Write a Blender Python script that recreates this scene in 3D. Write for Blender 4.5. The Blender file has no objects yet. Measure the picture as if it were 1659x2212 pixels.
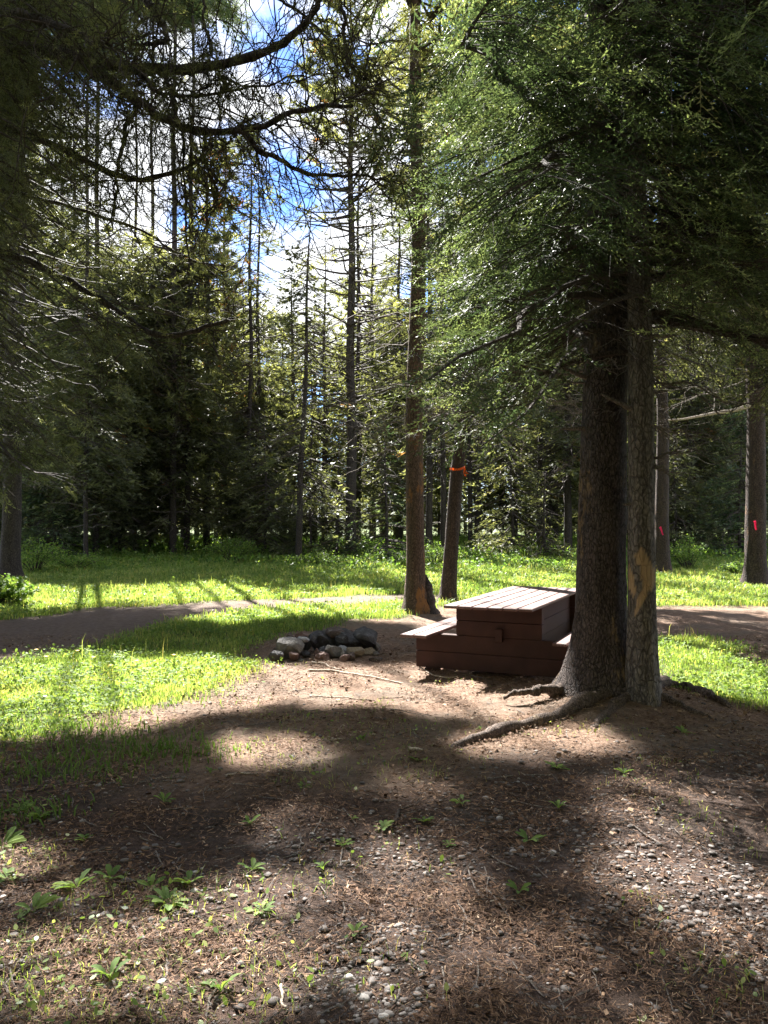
import bpy, math, random
import numpy as np
from mathutils import Vector
from math import radians, sin, cos, tan, pi, sqrt

C = bpy.context.scene
COL = C.collection
rng = np.random.default_rng(7)
random.seed(7)

# ---------------------------------------------------------------- camera, sky, sun, exposure
CAMH, HOR, FPX, CX = 1.6, 520.0, 800.0, 384.0
cam_d = bpy.data.cameras.new('camera'); cam = bpy.data.objects.new('camera', cam_d); COL.objects.link(cam)
cam.location = (0, 0, CAMH); cam.rotation_euler = (radians(90 + math.degrees(math.atan(8 / FPX))), 0, 0)
cam_d.sensor_fit = 'VERTICAL'; cam_d.sensor_height = 36.0; cam_d.lens = FPX / 1024 * 36
cam_d.clip_end = 2000; cam_d.clip_start = 0.05
C.camera = cam

SUN_AZ, SUN_EL = 20.0, 45.0            # degrees left of the view direction, above the horizon
S2 = np.array([-sin(radians(SUN_AZ)) * cos(radians(SUN_EL)), cos(radians(SUN_AZ)) * cos(radians(SUN_EL)), sin(radians(SUN_EL))])
w = bpy.data.worlds.new('World'); C.world = w; w.use_nodes = True
nt = w.node_tree; nt.nodes.clear()
out = nt.nodes.new('ShaderNodeOutputWorld'); bg = nt.nodes.new('ShaderNodeBackground')
sky = nt.nodes.new('ShaderNodeTexSky'); sky.sky_type = 'NISHITA'; sky.sun_disc = False
sky.sun_elevation = radians(SUN_EL); sky.sun_rotation = radians(-SUN_AZ); sky.altitude = 1500; sky.air_density = 1.3; sky.dust_density = 0.3; sky.ozone_density = 3.0
tc = nt.nodes.new('ShaderNodeTexCoord'); mp = nt.nodes.new('ShaderNodeMapping'); mp.inputs['Location'].default_value = (0.15, 0.3, 0.1); mp.inputs['Scale'].default_value = (1, 1, 1.5)
nz = nt.nodes.new('ShaderNodeTexNoise'); nz.inputs['Scale'].default_value = 4.5; nz.inputs['Detail'].default_value = 7; nz.inputs['Roughness'].default_value = .55
rp = nt.nodes.new('ShaderNodeValToRGB'); rp.color_ramp.elements[0].position = .44; rp.color_ramp.elements[1].position = .52
mx = nt.nodes.new('ShaderNodeMix'); mx.data_type = 'RGBA'
mx.inputs[7].default_value = (5.2, 5.3, 5.5, 1)
nt.links.new(tc.outputs['Generated'], mp.inputs[0]); nt.links.new(mp.outputs[0], nz.inputs[0]); dt = nt.nodes.new('ShaderNodeVectorMath'); dt.operation = 'DOT_PRODUCT'; dt.inputs[1].default_value = Vector((-.24, 1, .40)).normalized(); nt.links.new(tc.outputs['Generated'], dt.inputs[0])
mr = nt.nodes.new('ShaderNodeMapRange'); mr.inputs[1].default_value = .955; mr.inputs[2].default_value = 1; mr.inputs[3].default_value = 0; mr.inputs[4].default_value = .05; nt.links.new(dt.outputs['Value'], mr.inputs[0])
ad = nt.nodes.new('ShaderNodeMath'); ad.operation = 'ADD'; nt.links.new(nz.outputs[0], ad.inputs[0]); nt.links.new(mr.outputs[0], ad.inputs[1]); nt.links.new(ad.outputs[0], rp.inputs[0])
nt.links.new(rp.outputs[0], mx.inputs[0]); tn_ = nt.nodes.new('ShaderNodeMix'); tn_.data_type = 'RGBA'; tn_.blend_type = 'MULTIPLY'; tn_.inputs[0].default_value = 1; tn_.inputs[7].default_value = (.55, .68, 1.0, 1); nt.links.new(sky.outputs[0], tn_.inputs[6]); nt.links.new(tn_.outputs[2], mx.inputs[6]); nt.links.new(mx.outputs[2], bg.inputs[0])
bg.inputs[1].default_value = 0.05
nt.links.new(bg.outputs[0], out.inputs[0])
sd = bpy.data.lights.new('sun', 'SUN'); so = bpy.data.objects.new('sun', sd); COL.objects.link(so)
sd.energy = 5.0; sd.angle = radians(0.35); sd.color = (1, .965, .91)
so.rotation_euler = Vector(S2).to_track_quat('Z', 'Y').to_euler()
C.view_settings.view_transform = 'Standard'; C.view_settings.look = 'None'; C.view_settings.exposure = 2.8; C.view_settings.gamma = 1
C.render.engine = 'CYCLES'
C.cycles.max_bounces = 7; C.cycles.diffuse_bounces = 3; C.cycles.glossy_bounces = 2; C.cycles.transmission_bounces = 4; C.cycles.use_denoising = True
C.cycles.sample_clamp_indirect = 6

# ---------------------------------------------------------------- helpers
def W(px, py, d):
    """point at depth d seen at picture position (of a 768x1024 frame) px, py"""
    return np.array([(px - CX) / FPX * d, d, CAMH - (py - HOR) / FPX * d])
def dep(py): return CAMH * FPX / (py - HOR)
def G(px, py):
    d = dep(py); return np.array([(px - CX) / FPX * d, d])

def hash2(ix, iy, s):
    h = (ix * 374761393 + iy * 668265263 + s * 974711) & 0xffffffff
    h = ((h ^ (h >> 13)) * 1274126177) & 0xffffffff
    return ((h ^ (h >> 16)) & 0xffff) / 65535.0
def vnoise(x, y, s=0):
    x = np.asarray(x, float); y = np.asarray(y, float)
    ix = np.floor(x).astype(np.int64); iy = np.floor(y).astype(np.int64)
    fx = x - ix; fy = y - iy; fx = fx * fx * (3 - 2 * fx); fy = fy * fy * (3 - 2 * fy)
    a = hash2(ix, iy, s); b = hash2(ix + 1, iy, s); c = hash2(ix, iy + 1, s); d = hash2(ix + 1, iy + 1, s)
    return (a * (1 - fx) + b * fx) * (1 - fy) + (c * (1 - fx) + d * fx) * fy
def fbm(x, y, s=0, o=4):
    r = 0; a = .5
    for k in range(o):
        r = r + a * vnoise(x * 2 ** k, y * 2 ** k, s + k); a *= .5
    return r / (1 - .5 ** o)

def inpoly(poly, px, py):
    poly = np.asarray(poly, float); r = np.zeros(np.shape(px), bool)
    n = len(poly)
    for i in range(n):
        x0, y0 = poly[i]; x1, y1 = poly[(i + 1) % n]
        if y0 == y1: continue
        c = ((y0 > py) != (y1 > py)) & (px < (x1 - x0) * (py - y0) / (y1 - y0) + x0)
        r ^= c
    return r
def topx(x, y):
    y = np.maximum(y, .3)
    return CX + FPX * x / y, HOR + FPX * CAMH / y

SOIL = [(-600, 1500), (-600, 770), (0, 740), (80, 724), (150, 702), (200, 694), (235, 674), (238, 656), (262, 640), (330, 622), (400, 618), (432, 606),
        (560, 603), (700, 606), (1400, 604), (1400, 1500)]
PATCH = [(640, 638), (700, 634), (740, 650), (800, 690), (765, 706), (700, 692), (640, 668)]
PATH = [(-700, 630), (0, 621), (53, 614), (106, 608), (212, 602.5), (291, 598.5), (397, 595), (470, 594), (470, 604), (397, 605), (291, 609), (225, 616),
        (185, 621), (146, 629), (79, 650), (26, 655), (0, 662), (-700, 760)]
def soil_mask(x, y):
    """1 where bare earth, 0 where lawn (world positions)"""
    jx = x + (fbm(x * 1.7, y * 1.7, 3) - .5) * .9; jy = y + (fbm(x * 1.7, y * 1.7, 9) - .5) * (.25 + y * .045)
    px, py = topx(jx, jy)
    s = inpoly(SOIL, px, py) & ~inpoly(PATCH, px, py)
    p = inpoly(PATH, px, py)
    return (s | p | (y < 1)).astype(float), p.astype(float)

MX, MY = 2.05, 6.95
def gz(x, y):
    x = np.asarray(x, float); y = np.asarray(y, float)
    z = (fbm(x * .5, y * .5, 21, 3) - .5) * .10 + (fbm(x * 2.3, y * 2.3, 5, 4) - .5) * .05
    flat = np.exp(-(((x - 1.7) / 1.3) ** 2 + ((y - 9.2) / 1.5) ** 2)); z = z * (1 - .85 * flat)
    z = z + .13 * np.exp(-(((x - MX) / .8) ** 2 + ((y - MY) / .6) ** 2))
    far = np.clip((y - 20) / 14, 0, 1); z = z + far * .12
    return z

# sunlit zones on the ground (where no crown may stand between the sun and the ground)
SUNNY = [[(-40, 655), (90, 652), (200, 666), (300, 668), (415, 676), (560, 684), (575, 712), (500, 722), (420, 712), (340, 703), (260, 703), (205, 712), (130, 733), (-40, 742)],
         [(175, 622), (260, 609), (400, 604), (440, 604), (430, 634), (415, 622), (300, 620), (230, 628)],
         [(-200, 594), (100, 590), (250, 593), (270, 600), (100, 606), (-200, 625)],
         [(270, 566), (420, 561), (420, 590), (330, 582)],
         [(425, 560), (620, 560), (620, 600), (500, 606), (425, 606)],
         [(640, 575), (900, 575), (900, 605), (768, 613), (640, 609)],
         [(645, 640), (700, 636), (750, 660), (760, 700), (700, 690), (645, 680)],
         [(-100, 830), (60, 838), (110, 850), (60, 872), (0, 880), (-100, 880)],
         [(-100, 880), (90, 872), (170, 888), (120, 905), (-100, 912)],
         [(150, 905), (300, 868), (332, 890), (320, 930), (180, 945)],
         [(-100, 930), (130, 925), (230, 955), (330, 960), (325, 1040), (-100, 1040)],
         [(355, 870), (425, 858), (480, 872), (450, 890), (380, 893)],
         [(355, 930), (430, 915), (435, 1040), (355, 1040)],
         [(455, 940), (530, 925), (580, 950), (550, 985), (470, 985)],
         [(560, 1000), (640, 985), (700, 1040), (540, 1040)],
         [(585, 870), (650, 855), (720, 875), (690, 895), (600, 900)],
         [(655, 935), (720, 925), (740, 950), (690, 965)],
         [(230, 820), (300, 812), (320, 830), (250, 840)],
         [(440, 735), (600, 725), (640, 745), (560, 765), (470, 760)],
         [(200, 735), (330, 745), (350, 765), (230, 770)],
         [(380, 780), (430, 775), (450, 795), (390, 800)],
         [(330, 845), (372, 838), (395, 856), (345, 866)]]
SUNNY = [z if z[0][1] < 730 or max(q[0] for q in z) < 10 else [(sum(q[0] for q in z) / len(z) + (a - sum(q[0] for q in z) / len(z)) * .84, sum(q[1] for q in z) / len(z) + (b - sum(q[1] for q in z) / len(z)) * .84) for a, b in z] for z in SUNNY]
_r = np.random.default_rng(77)
for _i in range(26):      # small flecks of light under gaps in the canopy
    _x, _y = _r.uniform(330, 790), _r.uniform(745, 1000); _w = _r.uniform(7, 20) * (_y - 520) / 350; _h = _w * _r.uniform(.25, .45)
    SUNNY.append([(_x + _w * cos(k * pi / 3 + .4), _y + _h * sin(k * pi / 3 + .4)) for k in range(6)])
AX = np.array([sin(radians(24.6)), cos(radians(24.6))]); EX = np.array([AX[1], -AX[0]]); T0 = np.array([.59, 8.0]); TC = T0 + .455 * EX
def keep(P, r, p=.985):
    """which foliage points may stay: those whose shadow does not fall in a sunlit zone"""
    h = P[:, 2] / S2[2]
    jit = r.normal(0, .045, (len(P), 2))
    g = P[:, :2] - S2[:2] * h[:, None] + jit
    ok = g[:, 1] > 1.5
    px, py = topx(g[:, 0], np.where(ok, g[:, 1], 2))
    m = np.zeros(len(P), bool)
    for z in SUNNY:
        i_ = inpoly(z, px, py); m |= (i_ & (r.random(len(P)) < .62)) if z[0][1] < 600 and len(P) > 40 else i_
    h2 = (P[:, 2] - .75) / S2[2]; q = P[:, :2] - S2[:2] * h2[:, None] - TC
    u = q @ EX; v = q @ AX
    m |= (np.abs(u) < .95) & (v > -.1) & (v < 2.6) & (h2 > 0)
    m &= ok & (P[:, 2] > 1.0)
    kill = m & (r.random(len(P)) < p)
    h3 = (P[:, 2] - 4) / S2[2]; q = P[:, :2] - S2[:2] * h3[:, None]      # let light reach the left flank of the fir pair
    kill |= (q[:, 0] > .1) & (q[:, 0] < 2.6) & (q[:, 1] > 6.2) & (q[:, 1] < 8.6) & (P[:, 1] > 10) & (P[:, 2] > 5) & (r.random(len(P)) < .8)
    h3 = (P[:, 2] - 5.5) / S2[2]; q = P[:, :2] - S2[:2] * h3[:, None]
    kill |= (q[:, 0] > .4) & (q[:, 0] < 3.8) & (q[:, 1] > 5.6) & (q[:, 1] < 8.3) & (P[:, 1] > 9.5) & (P[:, 2] > 7) & (r.random(len(P)) < .75)
    return ~kill

class MB:
    def __init__(s): s.v = []; s.f3 = []; s.f4 = []; s.a = []; s.n = 0; s.m3 = []; s.m4 = []
    def add(s, v, f, var=0.5, mat=0):
        v = np.asarray(v, float).reshape(-1, 3); f = np.asarray(f, int)
        s.v.append(v); s.a.append(np.broadcast_to(np.asarray(var, float), (len(v),)))
        (s.f3 if f.shape[1] == 3 else s.f4).append(f + s.n); (s.m3 if f.shape[1] == 3 else s.m4).append(np.full(len(f), mat))
        s.n += len(v)
    def merge(s, o, mi):
        s.v += o.v; s.a += o.a; s.f3 += [f + s.n for f in o.f3]; s.f4 += [f + s.n for f in o.f4]
        s.m3 += [m * 0 + mi for m in o.m3]; s.m4 += [m * 0 + mi for m in o.m4]; s.n += o.n
    def mesh(s, name, off=(0, 0, 0), smooth=False, mats=()):
        me = bpy.data.meshes.new(name)
        if s.n == 0: s.add(np.zeros((3, 3)), [[0, 1, 2]])
        V = np.concatenate(s.v) - np.asarray(off, float)
        t = np.concatenate(s.f3) if s.f3 else np.zeros((0, 3), int); q = np.concatenate(s.f4) if s.f4 else np.zeros((0, 4), int)
        me.vertices.add(len(V)); me.vertices.foreach_set('co', V.ravel())
        nl = t.size + q.size; me.loops.add(nl); me.loops.foreach_set('vertex_index', np.concatenate([t.ravel(), q.ravel()]).astype(np.int32))
        me.polygons.add(len(t) + len(q))
        st = np.concatenate([np.arange(len(t)) * 3, t.size + np.arange(len(q)) * 4]).astype(np.int32)
        me.polygons.foreach_set('loop_start', st)
        mi = np.concatenate((s.m3 if s.m3 else []) + (s.m4 if s.m4 else [])).astype(np.int32)
        me.polygons.foreach_set('material_index', mi)
        me.polygons.foreach_set('use_smooth', np.full(len(t) + len(q), smooth, bool))
        at = me.attributes.new('var', 'FLOAT', 'POINT'); at.data.foreach_set('value', np.concatenate(s.a).astype(np.float32))
        for m in mats: me.materials.append(m)
        me.update(); me.validate()
        return me

def tubes(mb, paths, radii, k=5, ref=(0, 0, 1), var=.5, mat=0):
    P = np.asarray(paths, float); R = np.asarray(radii, float)
    if P.ndim == 2: P = P[None]; R = R[None]
    B, n, _ = P.shape
    if B == 0: return
    T = np.gradient(P, axis=1); T /= np.linalg.norm(T, axis=2, keepdims=True) + 1e-9
    ref = np.asarray(ref, float)
    U = np.cross(T, ref); U /= np.linalg.norm(U, axis=2, keepdims=True) + 1e-6
    V = np.cross(T, U)
    a = np.arange(k) * 2 * pi / k
    ring = P[:, :, None] + R[:, :, None, None] * (np.cos(a)[None, None, :, None] * U[:, :, None] + np.sin(a)[None, None, :, None] * V[:, :, None])
    i = np.arange(n - 1)[:, None]; j = np.arange(k)[None]
    f = np.stack([i * k + j, i * k + (j + 1) % k, (i + 1) * k + (j + 1) % k, (i + 1) * k + j], -1).reshape(-1, 4)
    F = (f[None] + (np.arange(B) * n * k)[:, None, None]).reshape(-1, 4)
    mb.add(ring.reshape(-1, 3), F, var, mat)

def stamp(mb, tv, tf, pos, X, scale, var, r, mat=0, roll=None):
    """copies of a template (axis +x) along directions X"""
    N = len(pos)
    if N == 0: return
    X = X / (np.linalg.norm(X, axis=1, keepdims=True) + 1e-9)
    up = np.array([0, 0, 1.]) + r.normal(0, .25 if roll is None else roll, (N, 3))
    Y = np.cross(up, X); Y /= np.linalg.norm(Y, axis=1, keepdims=True) + 1e-6
    Z = np.cross(X, Y)
    M = np.stack([X, Y, Z], 1) * np.asarray(scale, float).reshape(-1, 1, 1)
    V = np.einsum('vi,nij->nvj', tv, M) + pos[:, None]
    F = (tf[None] + (np.arange(N) * len(tv))[:, None, None]).reshape(-1, tf.shape[1])
    mb.add(V.reshape(-1, 3), F, np.repeat(np.broadcast_to(var, (N,)), len(tv)), mat)

def twig_template(nn, ln, wd, seed, flat=.6, stem=.02):
    r = np.random.default_rng(seed); vs = []; fs = []
    u = np.linspace(.02, 1, nn)
    for i, x in enumerate(u):
        a = (0 if i % 2 else pi) + r.normal(0, 1.3 * (1 - flat) + .25)
        fw = r.uniform(.45, 1.0) if i < nn - 2 else 3
        d = np.array([fw, cos(a), sin(a) + .15]); d /= np.linalg.norm(d)
        l = ln * r.uniform(.75, 1.15) * (1 - .45 * x ** 3)
        b = np.array([x * .92, 0, 0]); s = np.array([wd / 2, 0, 0]) + np.cross(d, [0, 0, 1.]) * wd * .25
        k = len(vs); vs += [b - s, b + s, b + d * l]; fs.append([k, k + 1, k + 2])
    k = len(vs); vs += [[0, -stem, 0], [0, stem, 0], [.95, 0, 0]]; fs.append([k, k + 1, k + 2])
    return np.array(vs), np.array(fs)
def tuft_template(nn, wd, seed, back=-.1):
    r = np.random.default_rng(seed); vs = []; fs = []
    for i in range(nn):
        d = r.normal(0, 1, 3); d[0] = abs(d[0]) * 1.1 + back; d /= np.linalg.norm(d)
        b = np.array([r.uniform(-.5, .3), 0, 0]); s = np.cross(d, r.normal(0, 1, 3)); s /= np.linalg.norm(s); s *= wd / 2
        k = len(vs); vs += [b - s, b + s, b + d * r.uniform(.7, 1.1)]; fs.append([k, k + 1, k + 2])
    return np.array(vs), np.array(fs)
def spray_template(nsh, nn, ln, wd, seed):
    """a flat frond: a main shoot and side shoots, each set with needles"""
    r = np.random.default_rng(seed + 50); vs = []; fs = []
    shoots = [((0, 0, 0), (1, 0, -.08), 1.0, int(nn * 1.6))]
    for i in range(nsh):
        u = .12 + .7 * i / nsh; sg = 1 if i % 2 else -1; a = r.uniform(.6, 1.0)
        shoots.append(((u, 0, -.08 * u), (cos(a), sg * sin(a), r.normal(-.1, .2)), (.62 - .42 * u) * r.uniform(.75, 1.2), max(2, int(nn * (1 - .5 * u)))))
    for p0, d, L, n in shoots:
        p0 = np.array(p0, float); d = np.array(d, float); d /= np.linalg.norm(d); sd = np.cross([0, 0, 1.], d); sd /= np.linalg.norm(sd); up = np.cross(d, sd)
        for j in range(n):
            x = (j + .6) / n * L; sg = 1 if j % 2 else -1; a = r.normal(0, .55)
            q = d * r.uniform(.5, 1.0) + sg * sd * cos(a) + up * (sin(a) + .15); q /= np.linalg.norm(q)
            if j >= n - 1: q = d
            b = p0 + d * x; s = d * wd / 2 + up * wd * .15; k = len(vs); vs += [b - s, b + s, b + q * ln * r.uniform(.7, 1.15)]; fs.append([k, k + 1, k + 2])
        k = len(vs); vs += [p0 - sd * .008, p0 + sd * .008, p0 + d * L]; fs.append([k, k + 1, k + 2])
    return np.array(vs), np.array(fs)
TW_NEAR = [spray_template(6, 7, .085, .06, i) for i in range(4)]
TW_MID = [spray_template(4, 4, .17, .11, i) for i in range(4)]
TW_FAR = [spray_template(3, 2, .26, .22, i) for i in range(4)]
TF_NEAR = [tuft_template(22, .035, i) for i in range(4)]
TF_MID = [tuft_template(12, .13, i) for i in range(4)]
TF_FAR = [tuft_template(9, .2, i) for i in range(4)]

# ---------------------------------------------------------------- materials
def mat(name, build):
    m = bpy.data.materials.new(name); m.use_nodes = True; t = m.node_tree; t.nodes.clear()
    o = t.nodes.new('ShaderNodeOutputMaterial'); build(t, o); return m
def nd(t, typ, **k):
    n = t.nodes.new(typ)
    for a, b in k.items(): setattr(n, a, b)
    return n
def ramp(t, src, stops):
    r = nd(t, 'ShaderNodeValToRGB'); e = r.color_ramp.elements
    while len(e) < len(stops): e.new(.5)
    for i, (p, c) in enumerate(stops): e[i].position = p; e[i].color = (*c, 1)
    if src is not None: t.links.new(src, r.inputs[0])
    return r.outputs[0]
def noise(t, scale, detail=4, co=None, rough=.6, stretch=None):
    tcn = nd(t, 'ShaderNodeTexCoord'); n = nd(t, 'ShaderNodeTexNoise'); n.inputs['Scale'].default_value = scale; n.inputs['Detail'].default_value = detail; n.inputs['Roughness'].default_value = rough
    s = tcn.outputs['Object']
    if stretch:
        m = nd(t, 'ShaderNodeMapping'); m.inputs['Scale'].default_value = stretch; t.links.new(s, m.inputs[0]); s = m.outputs[0]
    t.links.new(s, n.inputs[0]); return n.outputs[0]
def mixc(t, fac, a, b, mode='MIX'):
    m = nd(t, 'ShaderNodeMix', data_type='RGBA', blend_type=mode)
    for s, i in ((fac, 0), (a, 6), (b, 7)):
        if isinstance(s, (int, float)): m.inputs[i].default_value = s
        elif isinstance(s, tuple): m.inputs[i].default_value = (*s, 1)
        else: t.links.new(s, m.inputs[i])
    return m.outputs[2]
def bump(t, h, dist, strength=1):
    b = nd(t, 'ShaderNodeBump'); b.inputs['Distance'].default_value = dist; b.inputs['Strength'].default_value = strength; t.links.new(h, b.inputs['Height']); return b.outputs[0]
def attr(t, n='var'):
    a = nd(t, 'ShaderNodeAttribute', attribute_name=n); return a.outputs['Fac']

def leaf(name, stops, trans=.4, rough=.5, tcol=None):
    def b(t, o):
        c = ramp(t, attr(t), stops)
        p = nd(t, 'ShaderNodeBsdfPrincipled'); t.links.new(c, p.inputs['Base Color']); p.inputs['Roughness'].default_value = rough; p.inputs['Specular IOR Level'].default_value = .2
        tr = nd(t, 'ShaderNodeBsdfTranslucent'); t.links.new(mixc(t, 1.0, c, tcol or (1.5, 1.5, .75), 'MULTIPLY'), tr.inputs[0])
        m = nd(t, 'ShaderNodeMixShader'); m.inputs[0].default_value = trans
        t.links.new(p.outputs[0], m.inputs[1]); t.links.new(tr.outputs[0], m.inputs[2]); t.links.new(m.outputs[0], o.inputs[0])
    return mat(name, b)
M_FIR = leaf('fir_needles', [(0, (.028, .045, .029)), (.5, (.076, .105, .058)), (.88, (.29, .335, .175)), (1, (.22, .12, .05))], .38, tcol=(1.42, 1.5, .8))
M_SPRUCE = leaf('spruce_needles', [(0, (.04, .045, .03)), (.5, (.115, .125, .07)), (.9, (.28, .29, .165)), (1, (.2, .11, .06))], .42)
M_PINE = leaf('pine_needles', [(0, (.06, .07, .035)), (.5, (.2, .21, .10)), (.93, (.42, .42, .21)), (1, (.34, .13, .05))], .42)
M_RUST = leaf('dead_needles', [(0, (.25, .09, .04)), (1, (.4, .17, .07))], .35, tcol=(1.4, 1.1, .7))
M_GRASS = leaf('grass_blades', [(0, (.08, .135, .04)), (.5, (.19, .27, .075)), (.85, (.38, .41, .16)), (1, (.45, .38, .16))], .5, .4)
M_LEAF = leaf('broad_leaves', [(0, (.08, .14, .04)), (.6, (.15, .23, .06)), (1, (.24, .32, .09))], .4, .7)
M_SHRUB = leaf('shrub_leaves', [(0, (.06, .12, .03)), (.6, (.13, .22, .05)), (1, (.26, .32, .09))], .5, .5)
M_LITTER = leaf('litter', [(0, (.07, .04, .025)), (.45, (.2, .115, .07)), (.8, (.36, .24, .15)), (1, (.5, .4, .3))], .0, .8)
M_STONE = leaf('pebble_stone', [(0, (.07, .06, .055)), (.5, (.135, .118, .108)), (.85, (.24, .215, .2)), (1, (.42, .39, .36))], .0, .7)
M_YEL = leaf('petals', [(0, (.8, .6, .03)), (1, (.85, .65, .05))], .2)
M_TAPE_O = leaf('orange_tape', [(0, (.95, .16, .03)), (1, (1, .2, .04))], .3, .3, tcol=(1, .6, .4))
M_TAPE_P = leaf('pink_tape', [(0, (.6, .03, .11)), (1, (.7, .04, .15))], .3, .3, tcol=(1, .6, .6))

def bark(name, dark, light, ochre=None, scale=1.0, och_lo=.62, bd=.02, spec=0.0, peel=None):
    def b(t, o):
        n1 = noise(t, 9 * scale, 8, stretch=(1, 1, .22), rough=.7); n2 = noise(t, 50 * scale, 4, stretch=(1, 1, .5))
        v = nd(t, 'ShaderNodeTexVoronoi', feature='DISTANCE_TO_EDGE'); v.inputs['Scale'].default_value = 26 * scale
        tcn = nd(t, 'ShaderNodeTexCoord'); m = nd(t, 'ShaderNodeMapping'); m.inputs['Scale'].default_value = (1, 1, .35); t.links.new(tcn.outputs['Object'], m.inputs[0])
        t.links.new(mixc(t, .06, m.outputs[0], nd2(t)), v.inputs['Vector'])
        c = ramp(t, n1, [(.32, dark), (.68, light)])
        c = mixc(t, ramp(t, n2, [(.45, (0, 0, 0)), (.62, (.45, .45, .45))]), c, tuple(min(1, q * 1.9 + .02) for q in light))
        crack = ramp(t, v.outputs[0], [(.0, (.45, .45, .45)), (.12, (1, 1, 1))])
        c = mixc(t, crack, tuple(q * .35 for q in dark), c)
        if ochre:
            n3 = noise(t, 3.2, 5, stretch=(1, 1, .35), rough=.7)
            fac = ramp(t, n3, [(och_lo, (0, 0, 0)), (och_lo + .05, (.85, .85, .85))])
            sx = nd(t, 'ShaderNodeSeparateXYZ'); t.links.new(tcn.outputs['Object'], sx.inputs[0]); dv = nd(t, 'ShaderNodeMath', operation='DIVIDE'); dv.inputs[1].default_value = 6; t.links.new(sx.outputs[2], dv.inputs[0])
            fac = mixc(t, 1, fac, ramp(t, dv.outputs[0], [(.35, (1, 1, 1)), (.6, (.12, .12, .12))]), 'MULTIPLY')
            c = mixc(t, fac, c, mixc(t, n2, ochre, tuple(q * .5 for q in ochre)))
        if peel:
            c = mixc(t, attr(t, 'peel'), c, mixc(t, noise(t, 30, 4, stretch=(1, 1, .2)), peel, tuple(q * .55 for q in peel)))
        p = nd(t, 'ShaderNodeBsdfPrincipled'); t.links.new(c, p.inputs['Base Color']); p.inputs['Roughness'].default_value = .85; p.inputs['Specular IOR Level'].default_value = .25
        h = mixc(t, .5, mixc(t, .5, n1, n2), crack)
        t.links.new(bump(t, h, bd, 1), p.inputs['Normal']); t.links.new(p.outputs[0], o.inputs[0])
    return mat(name, b)
def nd2(t):
    tcn = nd(t, 'ShaderNodeTexCoord'); n = nd(t, 'ShaderNodeTexNoise'); n.inputs['Scale'].default_value = 8; t.links.new(tcn.outputs['Object'], n.inputs[0]); return n.outputs[1]
M_BARK = bark('bark_grey_brown', (.022, .018, .016), (.075, .06, .054))
M_BARK_FIR = bark('bark_fir', (.03, .024, .021), (.105, .08, .07), (.34, .23, .12), 1.4, .56, .05)
M_BARK_FIR2 = bark('bark_fir_small', (.06, .05, .045), (.21, .18, .155), (.32, .22, .12), 1.1, .66, .035, peel=(.62, .42, .24))
M_BARK_PINE = bark('bark_pine_orange', (.055, .04, .03), (.15, .10, .07), (.42, .2, .07), 1.2, .55, .03)
M_BARK_R = bark('bark_right', (.026, .02, .018), (.08, .056, .046), (.3, .17, .09), 1.2, .6, .03)
M_TWIG = bark('twig_bark', (.03, .024, .02), (.085, .066, .055), None, 2, bd=.004)
M_DEAD = bark('dead_twig_bark', (.08, .066, .056), (.21, .18, .155), None, 2, bd=.004)
M_ROOT = bark('root_bark', (.05, .038, .032), (.17, .125, .10), (.27, .2, .13), 2, .62, .03)
M_STICK = bark('stick_wood', (.25, .19, .14), (.55, .46, .37), None, 3, bd=.003)

def m_ground():
    def b(t, o):
        g = attr(t, 'grass'); gr = attr(t, 'gravel'); pa = attr(t, 'path')
        n1 = noise(t, 1.3, 6); n2 = noise(t, 14, 6, rough=.7); n3 = noise(t, 120, 3, rough=.8)
        soil = ramp(t, n2, [(.3, (.05, .03, .022)), (.47, (.14, .086, .06)), (.7, (.33, .225, .165))])
        soil = mixc(t, ramp(t, n3, [(.4, (0, 0, 0)), (.65, (1, 1, 1))]), soil, mixc(t, .5, soil, (.42, .29, .2)))
        soil = mixc(t, ramp(t, n1, [(.45, (0, 0, 0)), (.6, (.55, .55, .55))]), soil, mixc(t, n2, (.10, .085, .07), (.22, .18, .14)))
        v = nd(t, 'ShaderNodeTexVoronoi'); v.inputs['Scale'].default_value = 34; tcn = nd(t, 'ShaderNodeTexCoord'); t.links.new(tcn.outputs['Object'], v.inputs['Vector'])
        pv = mixc(t, ramp(t, v.outputs['Distance'], [(.28, (0, 0, 0)), (.42, (1, 1, 1))]), ramp(t, v.outputs['Color'], [(.1, (.15, .13, .12)), (.6, (.27, .25, .235)), (1, (.45, .43, .4))]), soil)
        c = mixc(t, gr, soil, mixc(t, .75, soil, pv))
        c = mixc(t, pa, c, ramp(t, n2, [(.3, (.10, .072, .058)), (.7, (.22, .165, .13))]))
        c = mixc(t, attr(t, 'dark'), c, mixc(t, 1.0, c, (.34, .34, .37), 'MULTIPLY'))  # darker, greyer foreground soil, also making up for missing canopy shade
        grass = ramp(t, n2, [(.3, (.05, .06, .025)), (.6, (.09, .12, .035)), (.8, (.18, .17, .08))])
        c = mixc(t, g, c, grass)
        p = nd(t, 'ShaderNodeBsdfPrincipled'); t.links.new(c, p.inputs['Base Color']); p.inputs['Roughness'].default_value = .95; p.inputs['Specular IOR Level'].default_value = .15
        t.links.new(bump(t, mixc(t, .45, n2, n3), .035, 1), p.inputs['Normal']); t.links.new(p.outputs[0], o.inputs[0])
    return mat('forest_floor', b)
M_GROUND = m_ground()

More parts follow.
